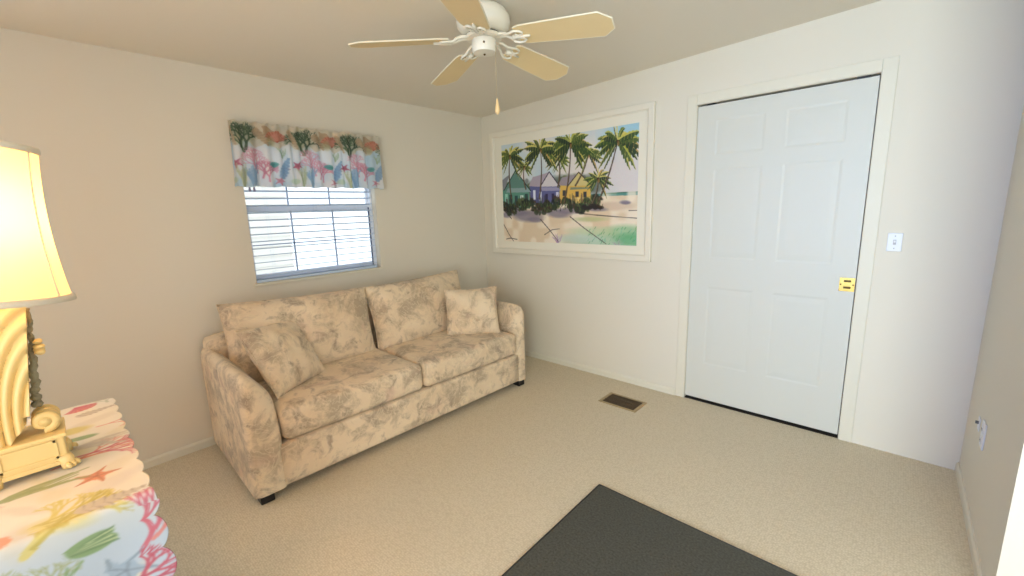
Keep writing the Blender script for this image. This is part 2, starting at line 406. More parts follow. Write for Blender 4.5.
bm = bmesh.new(); box(bm, (2.850, .0095, .888), (2.9205, .0125, .966), .001)
pull = dloc(finish(bm, 'pull_plate', M_brass, door))
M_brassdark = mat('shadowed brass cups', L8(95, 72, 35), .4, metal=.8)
for z0 in (.904, .941):
    bm = bmesh.new(); box(bm, (2.870, .0075, z0), (2.903, .0105, z0 + .012), .002)
    o = finish(bm, 'finger_cup' if z0 < .92 else 'latch_lever', M_brassdark, pull)
for xx in (2.857, 2.913):
    bm = bmesh.new(); bmesh.ops.create_uvsphere(bm, u_segments=10, v_segments=6, radius=.004, matrix=Matrix.Translation((xx, .0095, .927)))
    finish(bm, 'screw', M_brassdark, pull, smooth=True)
for xx in (2.07, 2.83):   # black top rollers seen in the gap
    bm = bmesh.new(); box(bm, (xx, .012, DZ - .012), (xx + .055, .045, DZ - .001)); dloc(finish(bm, 'roller', M_black, door))

# ---- window
win = struct(empty('window_1', (-.05, (WY0 + WY1) / 2, WZ0))); woff = Vector(win.location)
def wl(o): o.location = -woff; return o
XS = -.085
MR = 1.450
bm = bmesh.new()
for lo, hi in (((-.115, WY0, WZ0), (-.055, WY0 + .010, WZ1)), ((-.115, WY1 - .016, WZ0), (-.055, WY1, WZ1)),
               ((-.115, WY0 + .010, WZ1 - .025), (-.055, WY1 - .016, WZ1)), ((-.115, WY0 + .010, WZ0), (-.055, WY1 - .016, WZ0 + .03))): box(bm, lo, hi, .002)
wl(finish(bm, 'window_frame', M_vinyl, win))
def finish_sash(bm, name, y0, y1, z0, z1, x, cross):
    s = wl(finish(bm, name, M_vinyl, win))
    b2 = bmesh.new()
    for k in (1, 2):
        yc = y0 - .012 + (y1 - y0) * k / 3
        box(b2, (x - .004, yc - .0045, z0 + .03), (x + .004, yc + .0045, z1 - .03))
    if cross: box(b2, (x - .004, y0 + .02, cross - .0035), (x + .004, y1 - .02, cross + .0035))
    finish(b2, 'muntins', M_bluevinyl, s)
    gm = bpy.data.materials.get('window glass')
    if not gm:
        gm = bpy.data.materials.new('window glass'); gm.use_nodes = True; nt = gm.node_tree; nt.nodes.clear()
        o = nt.nodes.new('ShaderNodeOutputMaterial'); t = nt.nodes.new('ShaderNodeBsdfTransparent'); t.inputs[0].default_value = (.95, .98, .99, 1)
        g = nt.nodes.new('ShaderNodeBsdfGlossy'); g.inputs['Roughness'].default_value = .02; mx = nt.nodes.new('ShaderNodeMixShader'); mx.inputs[0].default_value = .05
        nt.links.new(t.outputs[0], mx.inputs[1]); nt.links.new(g.outputs[0], mx.inputs[2]); nt.links.new(mx.outputs[0], o.inputs[0])
    b3 = bmesh.new(); box(b3, (x - .009, y0 + .02, z0 + .03), (x - .006, y1 - .02, z1 - .03)); finish(b3, 'pane', gm, s)
def mk_sash(name, y0, y1, z0, z1, x, cross):
    bm = bmesh.new()
    for lo, hi in (((x - .012, y0, z0), (x + .012, y0 + .016, z1)), ((x - .012, y1 - .016, z0), (x + .012, y1, z1)),
                   ((x - .012, y0 + .016, z0), (x + .012, y1 - .016, z0 + .030)), ((x - .012, y0 + .016, z1 - .034), (x + .012, y1 - .016, z1))): box(bm, lo, hi, .002)
    finish_sash(bm, name, y0, y1, z0, z1, x, cross)
mk_sash('lower_sash', WY0 + .008, WY1 - .014, WZ0 + .026, MR + .02, -.075, 1.215)
mk_sash('upper_sash', WY0 + .008, WY1 - .014, MR - .018, WZ1 - .02, -.10, None)
bm = bmesh.new(); box(bm, (-.060, WY1 - .040, WZ0 + .03), (-.0565, WY1 - .031, MR)); wl(finish(bm, 'blind_gap_shade', mat('dark blue gap shade', L8(70, 84, 120), .6), win))  # added dark strip standing in for the shaded gap beside the blind
bm = bmesh.new(); box(bm, (-.055, WY0 + .001, WZ0 + .0005), (.0, WY1 - .001, WZ0 + .008)); box(bm, (0, WY0 - .02, WZ0 - .012), (.014, WY1 + .02, WZ0 + .006), .003)
wl(finish(bm, 'window_sill', M_trim, win))

# ---- blind in the reveal
blind = tag(empty('window_blind', (-.03, (WY0 + WY1) / 2, WZ1)), 'white horizontal slat blind with open slats inside the window reveal', 'blind'); boff = Vector(blind.location)
def bl(o): o.location = -boff; return o
BY0, BY1 = WY0 + .004, WY1 - .030
bm = bmesh.new(); box(bm, (-.05, BY0, WZ1 - .045), (-.006, BY1, WZ1 - .001), .003); bl(finish(bm, 'headrail', M_slat, blind))
bm = bmesh.new(); z = WZ0 + .045
while z < WZ1 - .06:
    prism(bm, [(-.050, -.0050), (-.028, -.0010), (-.006, .0010), (-.006, .0048), (-.028, .0028), (-.050, -.0012)], lambda a, b, d, z=z: (a, d, z + b), BY0, BY1); z += .0462
bl(finish(bm, 'slats', M_slat, blind))
bm = bmesh.new(); box(bm, (-.050, BY0, WZ0 + .009), (-.006, BY1, WZ0 + .027), .003); bl(finish(bm, 'bottom_rail', M_slat, blind))
for yy in (BY0 + .12, (BY0 + BY1) / 2, BY1 - .12):
    bm = bmesh.new()
    for xx in (-.051, -.005): tube(bm, [(xx, yy, WZ0 + .02), (xx, yy, WZ1 - .04)], .0007, 5)
    bl(finish(bm, 'ladder_cord', M_slat, blind))
for yy in (-2.062, -2.036):
    bm = bmesh.new(); tube(bm, [(-.003, yy, WZ1 - .04), (-.003, yy, 1.59)], .001, 5); c_ = bl(finish(bm, 'pull_cord', M_slat, blind))
    bm = bmesh.new(); lathe(bm, [(.002, .03), (.005, .024), (.008, .004), (.007, 0)], 10, (-.003, yy, 1.562)); finish(bm, 'tassel', mat('grey tassel', L8(150, 145, 170), .5), c_, smooth=True)

# ---- neighbouring house seen through the window
M_siding = mat('white vinyl siding', L8(244, 243, 240), .6)
bm = bmesh.new(); prof = []; z = -.1
pts = [(-2.9, -.1)]
while z < 3.3: pts += [(-2.872, z), (-2.888, z + .125)]; z += .125
pts += [(-2.9, z)]
prism(bm, pts, lambda a, b, d: (a, d, b), -6.0, -.78)
tag(finish(bm, 'neighbor_house', M_siding), 'white siding wall of the house outside the window', 'house')
struct(bx('ground', (-8, -9, -.45), (-.12, 6, -.25), mat('pale gravel', L8(205, 200, 190), .9, noise=(20, .2))))

# ================================================================ SOFA
# local frame: X from back to front, Y from the window-side (left) arm to the right arm
SD, SLN = .865, 1.975
sofa = tag(empty('sofa', (.030, -2.470, 0), math.radians(-1.7)), 'beige floral two-cushion fabric sofa against the wall under the window', 'sofa')
def vnoise(p, f, amp, seed=0):
    return amp * (math.sin(p[0] * f + seed) * math.cos(p[1] * f * 1.13 + 2 * seed) + math.sin(p[2] * f * .9 + p[0] * f * .5 + seed * 3)) * .5
def rbox(name, lo, hi, r, m, parent, n=14, crown=(0, 0, 0), wob=.002, seed=0, xf=None):
    """soft box: rounded edges, crowned faces"""
    c = Vector([(a + b) / 2 for a, b in zip(lo, hi)]); h = Vector([(b - a) / 2 for a, b in zip(lo, hi)])
    bm = bmesh.new(); bmesh.ops.create_cube(bm, size=2)
    bmesh.ops.subdivide_edges(bm, edges=bm.edges[:], cuts=n, use_grid_fill=True)
    for v in bm.verts:
        s = Vector([math.copysign(abs(q) ** .72, q) if abs(q) < 1 else q for q in v.co])
        p = Vector([s[i] * h[i] for i in range(3)]); q = Vector([max(-(h[i] - r), min(h[i] - r, p[i])) for i in range(3)])
        d = p - q
        if d.length > 1e-9: p = q + d.normalized() * r
        for i in range(3):
            if crown[i]:
                o = [k for k in range(3) if k != i]; g = 1
                for k in o: g *= max(0, 1 - (p[k] / h[k]) ** 2)
                p[i] += math.copysign(crown[i] * g * min(1, abs(p[i] / h[i])), p[i]) if abs(p[i] / h[i]) > .02 else 0
        p += Vector((vnoise(p, 9, wob, seed), vnoise(p, 8, wob, seed + 1), vnoise(p, 10, wob, seed + 2)))
        p += c
        if xf: p = xf(p)
        v.co = p
    return finish(bm, name, m, parent, smooth=True)
AW, AR = .155, .110
# base / seat deck
rbox('base', (.03, AW - .02, .050), (SD - .004, SLN - AR + .02, .275), .012, M_sofa, sofa, n=10, wob=.001)
# back frame
rbox('back_frame', (.0, .02, .06), (.17, SLN - .02, .72), .05, M_sofa, sofa, n=12, wob=.003)
# arms: profile in x-z, rounded front top and softly rounded long edges
def arm(y0, y1, seed, flip=False):
    prof = [(.0, .05), (SD, .05), (SD, .560), (SD - .006, .610), (SD - .026, .642), (SD - .060, .656), (SD - .12, .660), (.3, .660), (.05, .655), (.0, .62)]
    P = []
    for i in range(len(prof)):                     # resample the outline
        a, b = Vector(prof[i]), Vector(prof[(i + 1) % len(prof)]); k = max(1, int((b - a).length / .045))
        P += [a.lerp(b, t / k) for t in range(k)]
    cx = Vector((.4, .35)); bm = bmesh.new(); rings = []; n = 10; r = .038
    W = y1 - y0
    steps = [(0, r)] + [(r - r * math.cos(a), r - r * math.sin(a)) for a in (PI / 8, PI / 4, 3 * PI / 8, PI / 2)]
    steps = steps + [(W * .42, 0.), (W * .5, 0.), (W * .6, 0.)] + [(W - d, i) for d, i in steps[::-1]]
    for d, inset in steps:
        ring = []
        for p in P:
            q = p.copy()
            q.x -= inset * (1 if p.x > .4 else -1) * min(1, abs(p.x - .4) / .4) ; q.y -= inset * .9 if p.y > .35 else 0
            dd = (W - d) if flip else d           # distance from the outer side
            if q.y > .36: q.y = .36 + (q.y - .36) * (1 - .46 * max(0, (dd - .035) / (W - .035)) ** 1.25)
            if q.y > .36 and q.x > .5: q.x -= .05 * (max(0, dd / W)) ** 2 * min(1, (q.y - .36) / .12)
            ring.append(bm.verts.new((q.x + vnoise((q.x, d, q.y), 11, .0025, seed), y0 + d, q.y + vnoise((q.y, q.x, d), 12, .0025, seed))))
        rings.append(ring)
    N = len(P)
    for i in range(len(rings) - 1):
        for k in range(N): bm.faces.new((rings[i][k], rings[i][(k + 1) % N], rings[i + 1][(k + 1) % N], rings[i + 1][k]))
    bm.faces.new(rings[0]); bm.faces.new(rings[-1][::-1])
    return finish(bm, 'arm', M_sofa, sofa, smooth=True, angle=50)
arm(0, AW, 1); arm(SLN - AR, SLN, 5, True)
MID = 1.000
rbox('seat_cushion', (.15, AW + .004, .283), (SD + .006, MID - .003, .455), .040, M_sofa, sofa, n=16, crown=(.006, 0, .014), seed=2)
rbox('seat_cushion', (.15, MID + .003, .283), (SD + .006, SLN - AR - .004, .455), .040, M_sofa, sofa, n=16, crown=(.006, 0, .014), seed=4)
for x, y in ((SD - .05, .055), (SD - .05, SLN - .055), (.06, .06), (.06, SLN - .06)):
    bm = bmesh.new(); box(bm, (x - .035, y - .032, 0), (x + .035, y + .032, .051), .004); finish(bm, 'foot', M_black, sofa)

def pillow(name, w_, h_, t_, M4, m, parent=None, concave=.06, seed=0, droop=0.0, n=34, power=.5):
    """knife-edge pillow in its own X(width) Z(height) plane, thickness along Y; M4 places it"""
    bm = bmesh.new()
    def surf(sgn):
        g = []
        for j in range(n + 1):
            row = []
            for i in range(n + 1):
                u, v = 2 * i / n - 1, 2 * j / n - 1
                u = math.copysign(abs(u) ** .8, u); v = math.copysign(abs(v) ** .8, v)
                x = w_ / 2 * u * (1 - concave * (1 - v * v)); z = h_ / 2 * v * (1 - concave * (1 - u * u))
                e = max(0, (1 - u * u)) * max(0, (1 - v * v))
                t = t_ / 2 * e ** power
                cr = .006 * math.sin(9 * u + 4 * v + seed) * math.sin(5 * v - 3 * u + 2 * seed) * min(1, e * 4)
                z -= droop * (1 - u * u) * max(0, v)
                row.append((x, sgn * (t + cr * (e > 0)), z))
            g.append(row)
        return g
    A, B = surf(-1), surf(1)
    va = [[bm.verts.new(M4 @ Vector(p)) for p in r] for r in A]
    vb = [[va[j][i] if i in (0, n) or j in (0, n) else bm.verts.new(M4 @ Vector(B[j][i])) for i in range(n + 1)] for j in range(n + 1)]
    for j in range(n):
        for i in range(n):
            bm.faces.new((va[j][i], va[j][i + 1], va[j + 1][i + 1], va[j + 1][i]))
            bm.faces.new((vb[j][i], vb[j + 1][i], vb[j + 1][i + 1], vb[j][i + 1]))
    o = finish(bm, name, m, parent, smooth=True)
    b2 = bmesh.new(); ed = []
    for k in range(0, n + 1): ed.append(A[0][k])
    for k in range(1, n + 1): ed.append(A[k][n])
    for k in range(n - 1, -1, -1): ed.append(A[n][k])
    for k in range(n - 1, -1, -1): ed.append(A[k][0])
    tube(b2, [M4 @ Vector(p) for p in ed], .0035, 6, cap=False)
    pp = finish(b2, 'piping', M_sofa, o, smooth=True)
    return o
def place(c, rz, tilt, roll=0):
    # pillow X -> along given heading rz, thickness Y; tilt leans the top backwards, roll turns in its own plane
    return Matrix.Translation(c) @ Matrix.Rotation(rz, 4, 'Z') @ Matrix.Rotation(tilt, 4, 'X') @ Matrix.Rotation(roll, 4, 'Y')
# heading: X along +Y(world), so thickness axis Y points to -X (towards the wall)
pillow('back_cushion', .90, .50, .26, place((.270, .530, .658), PI / 2, math.radians(-14), math.radians(2.)), M_sofa, sofa, power=.42, concave=.045, seed=1)
pillow('back_cushion', .86, .50, .26, place((.270, 1.407, .650), PI / 2, math.radians(-14), math.radians(-1.5)), M_sofa, sofa, power=.42, concave=.045, seed=3)

def throw(label, c, rz, tilt, roll, w_, h_, t_, seed):
    o = pillow('throw_pillow', w_, h_, t_, place((0, 0, 0), rz, tilt, roll), M_sofa, concave=.07, seed=seed)
    o.location = c; tag(o, label, 'pillow', 'throw pillows on the sofa'); return o
throw('beige floral square throw pillow leaning in the left corner of the sofa', (.53, -2.160, .620), math.radians(123), math.radians(-33), math.radians(5), .42, .42, .18, 2)
throw('beige floral square throw pillow standing upright by the right arm of the sofa', (.665, -.83, .622), math.radians(50), math.radians(-18), math.radians(-1), .41, .38, .15, 6)

# ================================================================ PICTURE
PX0, PX1, PZ0, PZ1 = .126, 1.738, .989, 2.102
QX0, QX1, QZ0, QZ1 = .2657, 1.6224, 1.103, 1.982
pic = tag(empty('framed_picture', ((PX0 + PX1) / 2, 0, PZ0)), 'large white framed painting of palm trees and beach cottages beside the door', 'picture'); poff = Vector(pic.location)
def pl(o): o.location = -poff; return o
M_frame = mat('white picture frame', L8(226, 219, 203), .4)
bm = bmesh.new()
def ring(bm, o, i, y_o, y_i):
    a = [bm.verts.new((x, y_o, z)) for x, z in ((o[0], o[2]), (o[1], o[2]), (o[1], o[3]), (o[0], o[3]))]
    b = [bm.verts.new((x, y_i, z)) for x, z in ((i[0], i[2]), (i[1], i[2]), (i[1], i[3]), (i[0], i[3]))]
    for k in range(4): bm.faces.new((a[k], a[(k + 1) % 4], b[(k + 1) % 4], b[k]))
R = lambda d: (PX0 + d, PX1 - d, PZ0 + d, PZ1 - d)
prof = [(0, 0), (0, -.026), (.004, -.028), (.040, -.028), (.046, -.022), (.050, -.020), (.050, -.006)]
for (d0, y0), (d1, y1) in zip(prof[:-1], prof[1:]): ring(bm, R(d0), R(d1), y0, y1)
pl(finish(bm, 'frame', M_frame, pic))
bm = bmesh.new(); box(bm, (PX0 + .045, -.010, PZ0 + .045), (PX1 - .045, -.002, PZ1 - .045)); pl(finish(bm, 'mat_board', mat('white mat board', L8(230, 224, 208), .8), pic))

def paint_beach():
    W, H = 560, 364; c = Canvas(W, H, (196, 205, 214)); rn = random.Random(5)
    X = lambda u: u * W
    Yv = lambda v: v * H
    pt = lambda u, v: (u * W, v * H)
    # sky washes
    c.poly([pt(0, 0), pt(1, 0), pt(1, .6), pt(0, .6)], (176, 198, 212))
    c.clouds((214, 208, 210), 70, .9, .3, 3); c.clouds((160, 196, 214), 60, .6, .55, 5)
    c.ell(*pt(.92, .42), 150, 60, (214, 206, 206), al=.8, soft=.8); c.ell(*pt(.98, .05), 90, 30, (165, 205, 220), al=.8, soft=.8)
    # sea, sand
    c.poly([pt(.7, .545), pt(1, .55), pt(1, .575), pt(.7, .58)], (92, 146, 140)); c.stroke([pt(.78, .548), pt(1, .548)], 2, (56, 110, 88))
    c.poly([pt(0, .6), pt(.7, .57), pt(1, .572), pt(1, 1), pt(0, 1)], (220, 198, 170))
    c.clouds((238, 226, 208), 30, .8, .4, 8); c.a[:int(.55 * H)] = c.a[:int(.55 * H)]
    c2 = Canvas(W, H, (0, 0, 0))
    # re-lay the sky where the sand clouds touched it
    sky = Canvas(W, H, (198, 208, 214)); sky.clouds((222, 214, 208), 75, .9, .35, 3); sky.clouds((172, 198, 212), 60, .6, .65, 5)
    sky.ell(*pt(.92, .40), 170, 60, (214, 206, 208), al=.8, soft=.9); sky.ell(*pt(.97, .05), 100, 34, (158, 200, 220), al=.9, soft=.9)
    hh = int(.545 * H); c.a[:hh] = sky.a[:hh]
    c.ell(*pt(.86, .66), 60, 14, (206, 180, 158), al=.7, soft=.6)
    # green and aqua foreground
    for u, v, a_, b_, col in ((.80, .97, 150, 26, (150, 196, 170)), (.93, .88, 70, 20, (120, 176, 128)), (.72, .88, 90, 14, (186, 205, 166)), (.62, .95, 80, 16, (190, 206, 196)), (.70, .77, 60, 8, (178, 186, 130)), (.98, .95, 60, 20, (84, 160, 110))):
        c.ell(*pt(u, v), a_, b_, col, al=.65, soft=.8)
    for k in range(60):
        u, v = .68 + .32 * rn.random(), .85 + .15 * rn.random(); c.stroke([pt(u, v), (u * W + 5, v * H - 7)], 1, rn.choice([(70, 150, 96), (110, 180, 150), (60, 130, 90)]), al=.6)
    c.fronds(*pt(.46, 1.0), -PI / 2, 34, (168, 140, 176), 13, 1.6, 1.5, .6, 3)
    c.fronds(*pt(.88, 1.02), -PI / 2, 26, (176, 150, 170), 9, 1.6, 1.3, .5, 4)
    # shadows on the sand (painted in the artwork)
    for u, v, a_, b_ in ((.22, .735, 70, 20), (.12, .69, 60, 14), (.34, .69, 50, 8), (.47, .715, 50, 14), (.54, .69, 46, 10), (.28, .77, 34, 9), (.03, .72, 24, 10), (.925, .63, 18, 6), (.93, .635, 14, 4), (.74, .68, 40, 7)):
        c.ell(*pt(u, v), a_, b_, (126, 118, 134), rot=.05, al=.8, soft=.6)
    dk = (70, 62, 62)
    for P, wd in (([(.33, .77), (.40, .87), (.47, .985)], 2.0), ([(.56, .745), (.66, .85), (.81, .99)], 1.8), ([(.60, .71), (.75, .735), (1.0, .765)], 1.8), ([(.0, .66), (.05, .72), (.075, .76)], 2.6), ([(.0, .82), (.05, .93), (.09, 1.0)], 1.8), ([(.36, .92), (.42, .87), (.48, .86)], 1.5), ([(.95, .70), (1.0, .70)], 1.5)):
        c.stroke([pt(*p) for p in P], wd, dk, wd * .6, al=.85)
    c.stroke([pt(.02, .975), pt(.06, .965), pt(.12, .975)], 1.4, (60, 50, 50), al=.8)     # scribbled mark in the corner
    # distant grey-green scrub behind the houses
    for u in np.linspace(0, .74, 16): c.ell(*pt(u, .46 + .02 * math.sin(9 * u)), 26, 30, (92, 104, 96), al=.8, soft=.5)
    for k in range(70):
        u = rn.random() * .72; c.ell(*pt(u, .38 + .12 * rn.random()), 9, 8, rn.choice([(86, 106, 62), (60, 78, 52), (120, 134, 76), (78, 84, 84)]), al=.6, soft=.5)
    # houses: wall, gable, roof edge, details
    def house(wall, gable, roofside, edge, wallP, gabP, sideP):
        c.poly([pt(*p) for p in wallP], wall); c.poly([pt(*p) for p in sideP], roofside); c.poly([pt(*p) for p in gabP], gable)
        g = [pt(*p) for p in gabP]; c.stroke([g[0], g[1], g[2]], 1.8, edge)
    # yellow cottage
    house((214, 174, 88), (206, 190, 130), (150, 140, 150), (70, 60, 54), [(.485, .45), (.70, .46), (.71, .63), (.48, .62)], [(.545, .46), (.622, .344), (.71, .47)], [(.47, .45), (.50, .38), (.61, .36), (.555, .46)])
    c.poly([pt(.565, .475), pt(.70, .485), pt(.70, .50), pt(.56, .495)], (120, 130, 110))
    for u, v in ((.505, .50), (.60, .515), (.655, .52)): c.poly([pt(u, v), pt(u + .022, v), pt(u + .022, v + .05), pt(u, v + .05)], (64, 62, 66))
    for u in np.linspace(.575, .69, 9): c.stroke([pt(u, .575), pt(u, .62)], .8, (240, 226, 170))
    c.stroke([pt(.57, .575), pt(.70, .58)], 1, (240, 226, 170))
    # blue cottage
    house((92, 94, 142), (206, 200, 204), (168, 156, 170), (60, 52, 70), [(.245, .43), (.48, .45), (.48, .63), (.25, .62)], [(.33, .45), (.404, .315), (.485, .46)], [(.235, .435), (.27, .35), (.40, .32), (.335, .45)])
    c.poly([pt(.335, .455), pt(.47, .465), pt(.495, .50), pt(.345, .49)], (150, 146, 176))
    for u, v, col in ((.27, .48, (214, 218, 232)), (.32, .50, (214, 218, 232)), (.37, .52, (52, 48, 80)), (.42, .52, (52, 48, 80)), (.455, .51, (206, 205, 226))): c.poly([pt(u, v), pt(u + .02, v), pt(u + .02, v + .09), pt(u, v + .09)], col)
    # teal cottage
    house((88, 140, 124), (92, 130, 122), (128, 130, 138), (40, 60, 60), [(.0, .45), (.235, .47), (.24, .66), (.0, .64)], [(.012, .46), (.123, .268), (.25, .48)], [(.0, .46), (.0, .35), (.07, .30), (.02, .45)])
    c.poly([pt(.05, .44), pt(.225, .45), pt(.255, .495), pt(.03, .485)], (134, 158, 160))
    for u, v, col in ((.02, .50, (150, 205, 186)), (.06, .51, (40, 70, 70)), (.11, .52, (44, 80, 84)), (.16, .52, (200, 220, 214)), (.20, .51, (50, 74, 74))): c.poly([pt(u, v), pt(u + .026, v), pt(u + .026, v + .12), pt(u, v + .12)], col)
    for k in range(60):      # shaded porches and figures
        u = .01 + .69 * rn.random(); c.stroke([pt(u, .53 + .03 * rn.random()), pt(u + .004, .63)], 1.3, rn.choice([(52, 44, 48), (84, 58, 50), (46, 54, 60)]), al=.6)
    # dark bushes
    for k in range(210):
        u = rn.random() * .78; v = .635 + .03 * math.sin(u * 23) + (rn.random() - .5) * .095
        c.ell(*pt(u, v), 5 + 8 * rn.random(), 4 + 6 * rn.random(), rn.choice([(40, 44, 38), (52, 62, 44), (66, 50, 42), (34, 38, 40), (76, 86, 54)]), rot=rn.random(), al=.85, soft=.5)
    for k in range(46):
        u = .02 + rn.random() * .74; a = -PI / 2 + (rn.random() - .5) * 1.8; x, y = pt(u, .64); l = 12 + 12 * rn.random()
        c.stroke([(x, y), (x + l * math.cos(a), y + l * math.sin(a))], 1.2, rn.choice([(96, 128, 62), (60, 96, 60), (48, 66, 52)]), .4, al=.8)
    # palms
    def palm(u, v, r, base, seed, nf=13):
        q = random.Random(seed); cx, cy = pt(u, v); bx_, by_ = pt(*base); P = []
        for i in range(9):
            t = i / 8; P.append((bx_ + (cx - bx_) * t + 7 * math.sin(PI * t) * (1 if cx > bx_ else -1), by_ + (cy - by_) * t))
        c.stroke(P, 3.2, (66, 54, 46), 1.8); c.stroke([(x - 1, y) for x, y in P], 1.0, (156, 132, 100), .6, al=.7)
        ang = [-PI / 2 + (k / (nf - 1) - .5) * 2 * 2.5 + (q.random() - .5) * .2 for k in range(nf)]
        order = sorted(ang, key=lambda a: -abs(a + PI / 2) + q.random() * 1.2)
        for n_, a in enumerate(order):
            L = r * (.85 + .3 * q.random()); sag = r * (.22 + .38 * q.random()); mid = []
            for i in range(15):
                t = i / 14; mid.append((cx + L * t * math.cos(a), cy + L * t * math.sin(a) * .85 + sag * t * t))
            lit = math.cos(a) < .2
            top = q.choice([(196, 186, 84), (168, 170, 66), (214, 200, 108), (142, 150, 58), (110, 128, 52), (190, 150, 84)]); dk_ = q.choice([(44, 62, 40), (58, 80, 44), (36, 50, 42), (74, 92, 48)])
            up, dn = [], []
            for i, (x, y) in enumerate(mid):
                t = i / 14; w_ = r * .19 * math.sin(PI * min(1, .12 + .9 * t)) ** .7 * (1.0 if i % 2 else .62)
                up.append((x + .3 * w_ * math.sin(a), y - w_ * .45)); dn.append((x - .15 * w_, y + w_ * 1.25))
            c.poly(mid + dn[::-1], dk_, .95); c.poly(up + mid[::-1], top, .95)
            for i in range(2, 14, 2): c.stroke([mid[i], dn[i]], .8, top, al=.55)
            c.stroke(mid, .9, (214, 206, 130), .4, al=.8)
        c.ell(cx, cy + 2, 5, 4, (66, 52, 38)); c.ell(cx + 2, cy + 9, 4, 7, (176, 120, 66), al=.55)
    palm(.20, .235, 42, (.21, .46), 11); palm(.475, .19, 50, (.47, .46), 12); palm(.69, .19, 56, (.60, .46), 13)
    palm(.075, .11, 76, (.08, .55), 14, 19); palm(.338, .09, 84, (.322, .56), 15, 23); palm(.565, .08, 84, (.518, .61), 16, 23)
    palm(.754, .41, 54, (.715, .63), 17, 13); palm(.875, .115, 84, (.75, .64), 18, 23)
    for k in range(120):
        u = rn.random() * .78; v = .60 + .09 * rn.random()
        c.stroke([pt(u, v), pt(u + .02 * (rn.random() - .5), v - .035)], 1.6, rn.choice([(36, 40, 36), (84, 100, 54), (60, 48, 40), (46, 60, 44)]), .5, al=.8)
    for k in range(26):
        u = .66 + rn.random() * .12; c.ell(*pt(u, .645 + .03 * rn.random()), 8, 5, (40, 36, 36), al=.7, soft=.5)
    c.soften(1)
    c.a = np.clip(c.a + (np.random.default_rng(3).random(c.a.shape) - .5) * .035, 0, 1)
    return c
beach = paint_beach()
M_art = print_mat('beach painting', .45, spec=.3)
o = grid_mesh('painting', 500, 325, lambda U, V: (QX0 + U * (QX1 - QX0), 0 * U - .0115, QZ1 - V * (QZ1 - QZ0)), beach, lambda U, V: (U, V), pic, M_art); pl(o)
o.data.polygons.foreach_set('use_smooth', [False] * len(o.data.polygons))

# ================================================================ VALANCE
def paint_valance():
    W, H = 640, 250; c = Canvas(W, H, (242, 244, 246)); c.clouds((206, 228, 240), 40, .8, .45, 2); c.clouds((250, 240, 232), 60, .5, .5, 7)
    tan, green, dg, orange, pink, rose, teal, bl = (200, 174, 140), (104, 132, 92), (62, 88, 64), (226, 150, 122), (232, 164, 180), (214, 124, 150), (126, 196, 190), (156, 190, 216)
    c.poly([(0, 0), (W, 0)] + [(W - 20 * k, 84 + 14 * math.sin(k * 1.7)) for k in range(33)], (226, 208, 176), .6)  # tan band paints the header as not backlit by the window
    for k in range(4):
        x = 4 + k * 205 + (0, 6, -8, 0)[k]
        c.ell(x + 58, 48, 34, 40, (168, 176, 132), al=.45, soft=.8)
        c.coral(x + 58, 112, -PI / 2 - .3, 25, 5.0, green, 6, .44, .95, k + 2); c.coral(x + 64, 104, -PI / 2 + .15, 24, 4.6, dg, 6, .46, .9, k + 9); c.coral(x + 50, 96, -PI / 2 - .1, 22, 3.6, dg, 5, .5, .8, k + 19)
        c.fronds(x + 128, 10, .9, 60, tan, 9, .9, 4, .8, k); c.conch(x + 100, 24, x + 140, 84, 18, (212, 186, 150), (160, 134, 100)); c.conch(x + 6, 20, x + 34, 90, 14, (216, 192, 158), (170, 140, 108))
        c.fan(x + 172, 70, 44, -PI / 2, orange, (196, 104, 84)); c.ell(x + 172, 50, 20, 16, (240, 176, 150), al=.7); c.ell(x + 150, 66, 14, 20, (190, 180, 130), al=.6, soft=.6)
        c.star(x + 28, 160, 24, rose); c.star(x + 168, 226, 22, pink, .1); c.star(x + 196, 170, 14, pink, .5)
        for q, (dx, dy, an) in enumerate(((112, 214, .55), (96, 196, .1), (128, 226, .3), (86, 168, .2))):
            c.coral(x + dx, dy, -PI / 2 + an - .3, 19, 3.0, ((222, 140, 164), pink)[q % 2], 6, .40, .8, k + 4 + q)
        c.fan(x + 152, 168, 20, -PI / 2, teal, (80, 156, 156)); c.fan(x + 154, 156, 14, PI / 2, teal, (80, 156, 156))
        c.conch(x + 176, 214, x + 206, 130, 18, bl, (120, 150, 186)); c.fronds(x + 76, 246, -PI / 2, 80, bl, 9, .6, 5, .7, k + 3)
        c.fronds(x + 46, 246, -PI / 2, 80, (206, 210, 176), 8, .5, 4, .6, k + 8); c.ell(x + 12, 224, 18, 12, (206, 220, 190), al=.7, soft=.4); c.fronds(x + 186, 130, -PI / 2, 40, (180, 200, 170), 6, .8, 3, .6, k + 6)
    c.soften(2); c.tone((238, 242, 244), .25)
    return c
M_val = print_mat('sea print valance fabric', .85, transl=.62)
VY0, VY1, VZ0, VZ1 = -2.133, -1.163, 1.588, 1.972
def val_fn(U, V):
    ret = .055                                         # returns towards the wall at both ends
    s = U * (VY1 - VY0 + 2 * ret) - ret; y = np.clip(VY0 + s, VY0, VY1)
    side = np.where(s < 0, -s, np.where(s > VY1 - VY0, s - (VY1 - VY0), 0))
    x = .066 - side
    g = .5 + .5 * V
    ph = U * 2 * PI * 16
    fold = (np.sin(ph + 1.2 * np.sin(U * 17)) * .015 + np.sin(ph * .53 + 2) * .008) * (1 - np.clip(side / ret, 0, 1)) * (.35 + .65 * V)
    x = x + fold + .006 * np.cos(V * PI * 7) * (V < .28) * (side < .01)
    z = VZ1 - V * (VZ1 - VZ0) + .006 * np.sin(ph * 1.1 + 1) * (1 - V) ** 3 + .004 * np.sin(ph * .5) * V
    flare = .012 * (V ** 2)
    y = y + np.where(U < .5, -flare, flare) * (np.abs(U - .5) * 2) ** 4
    return x, y, z
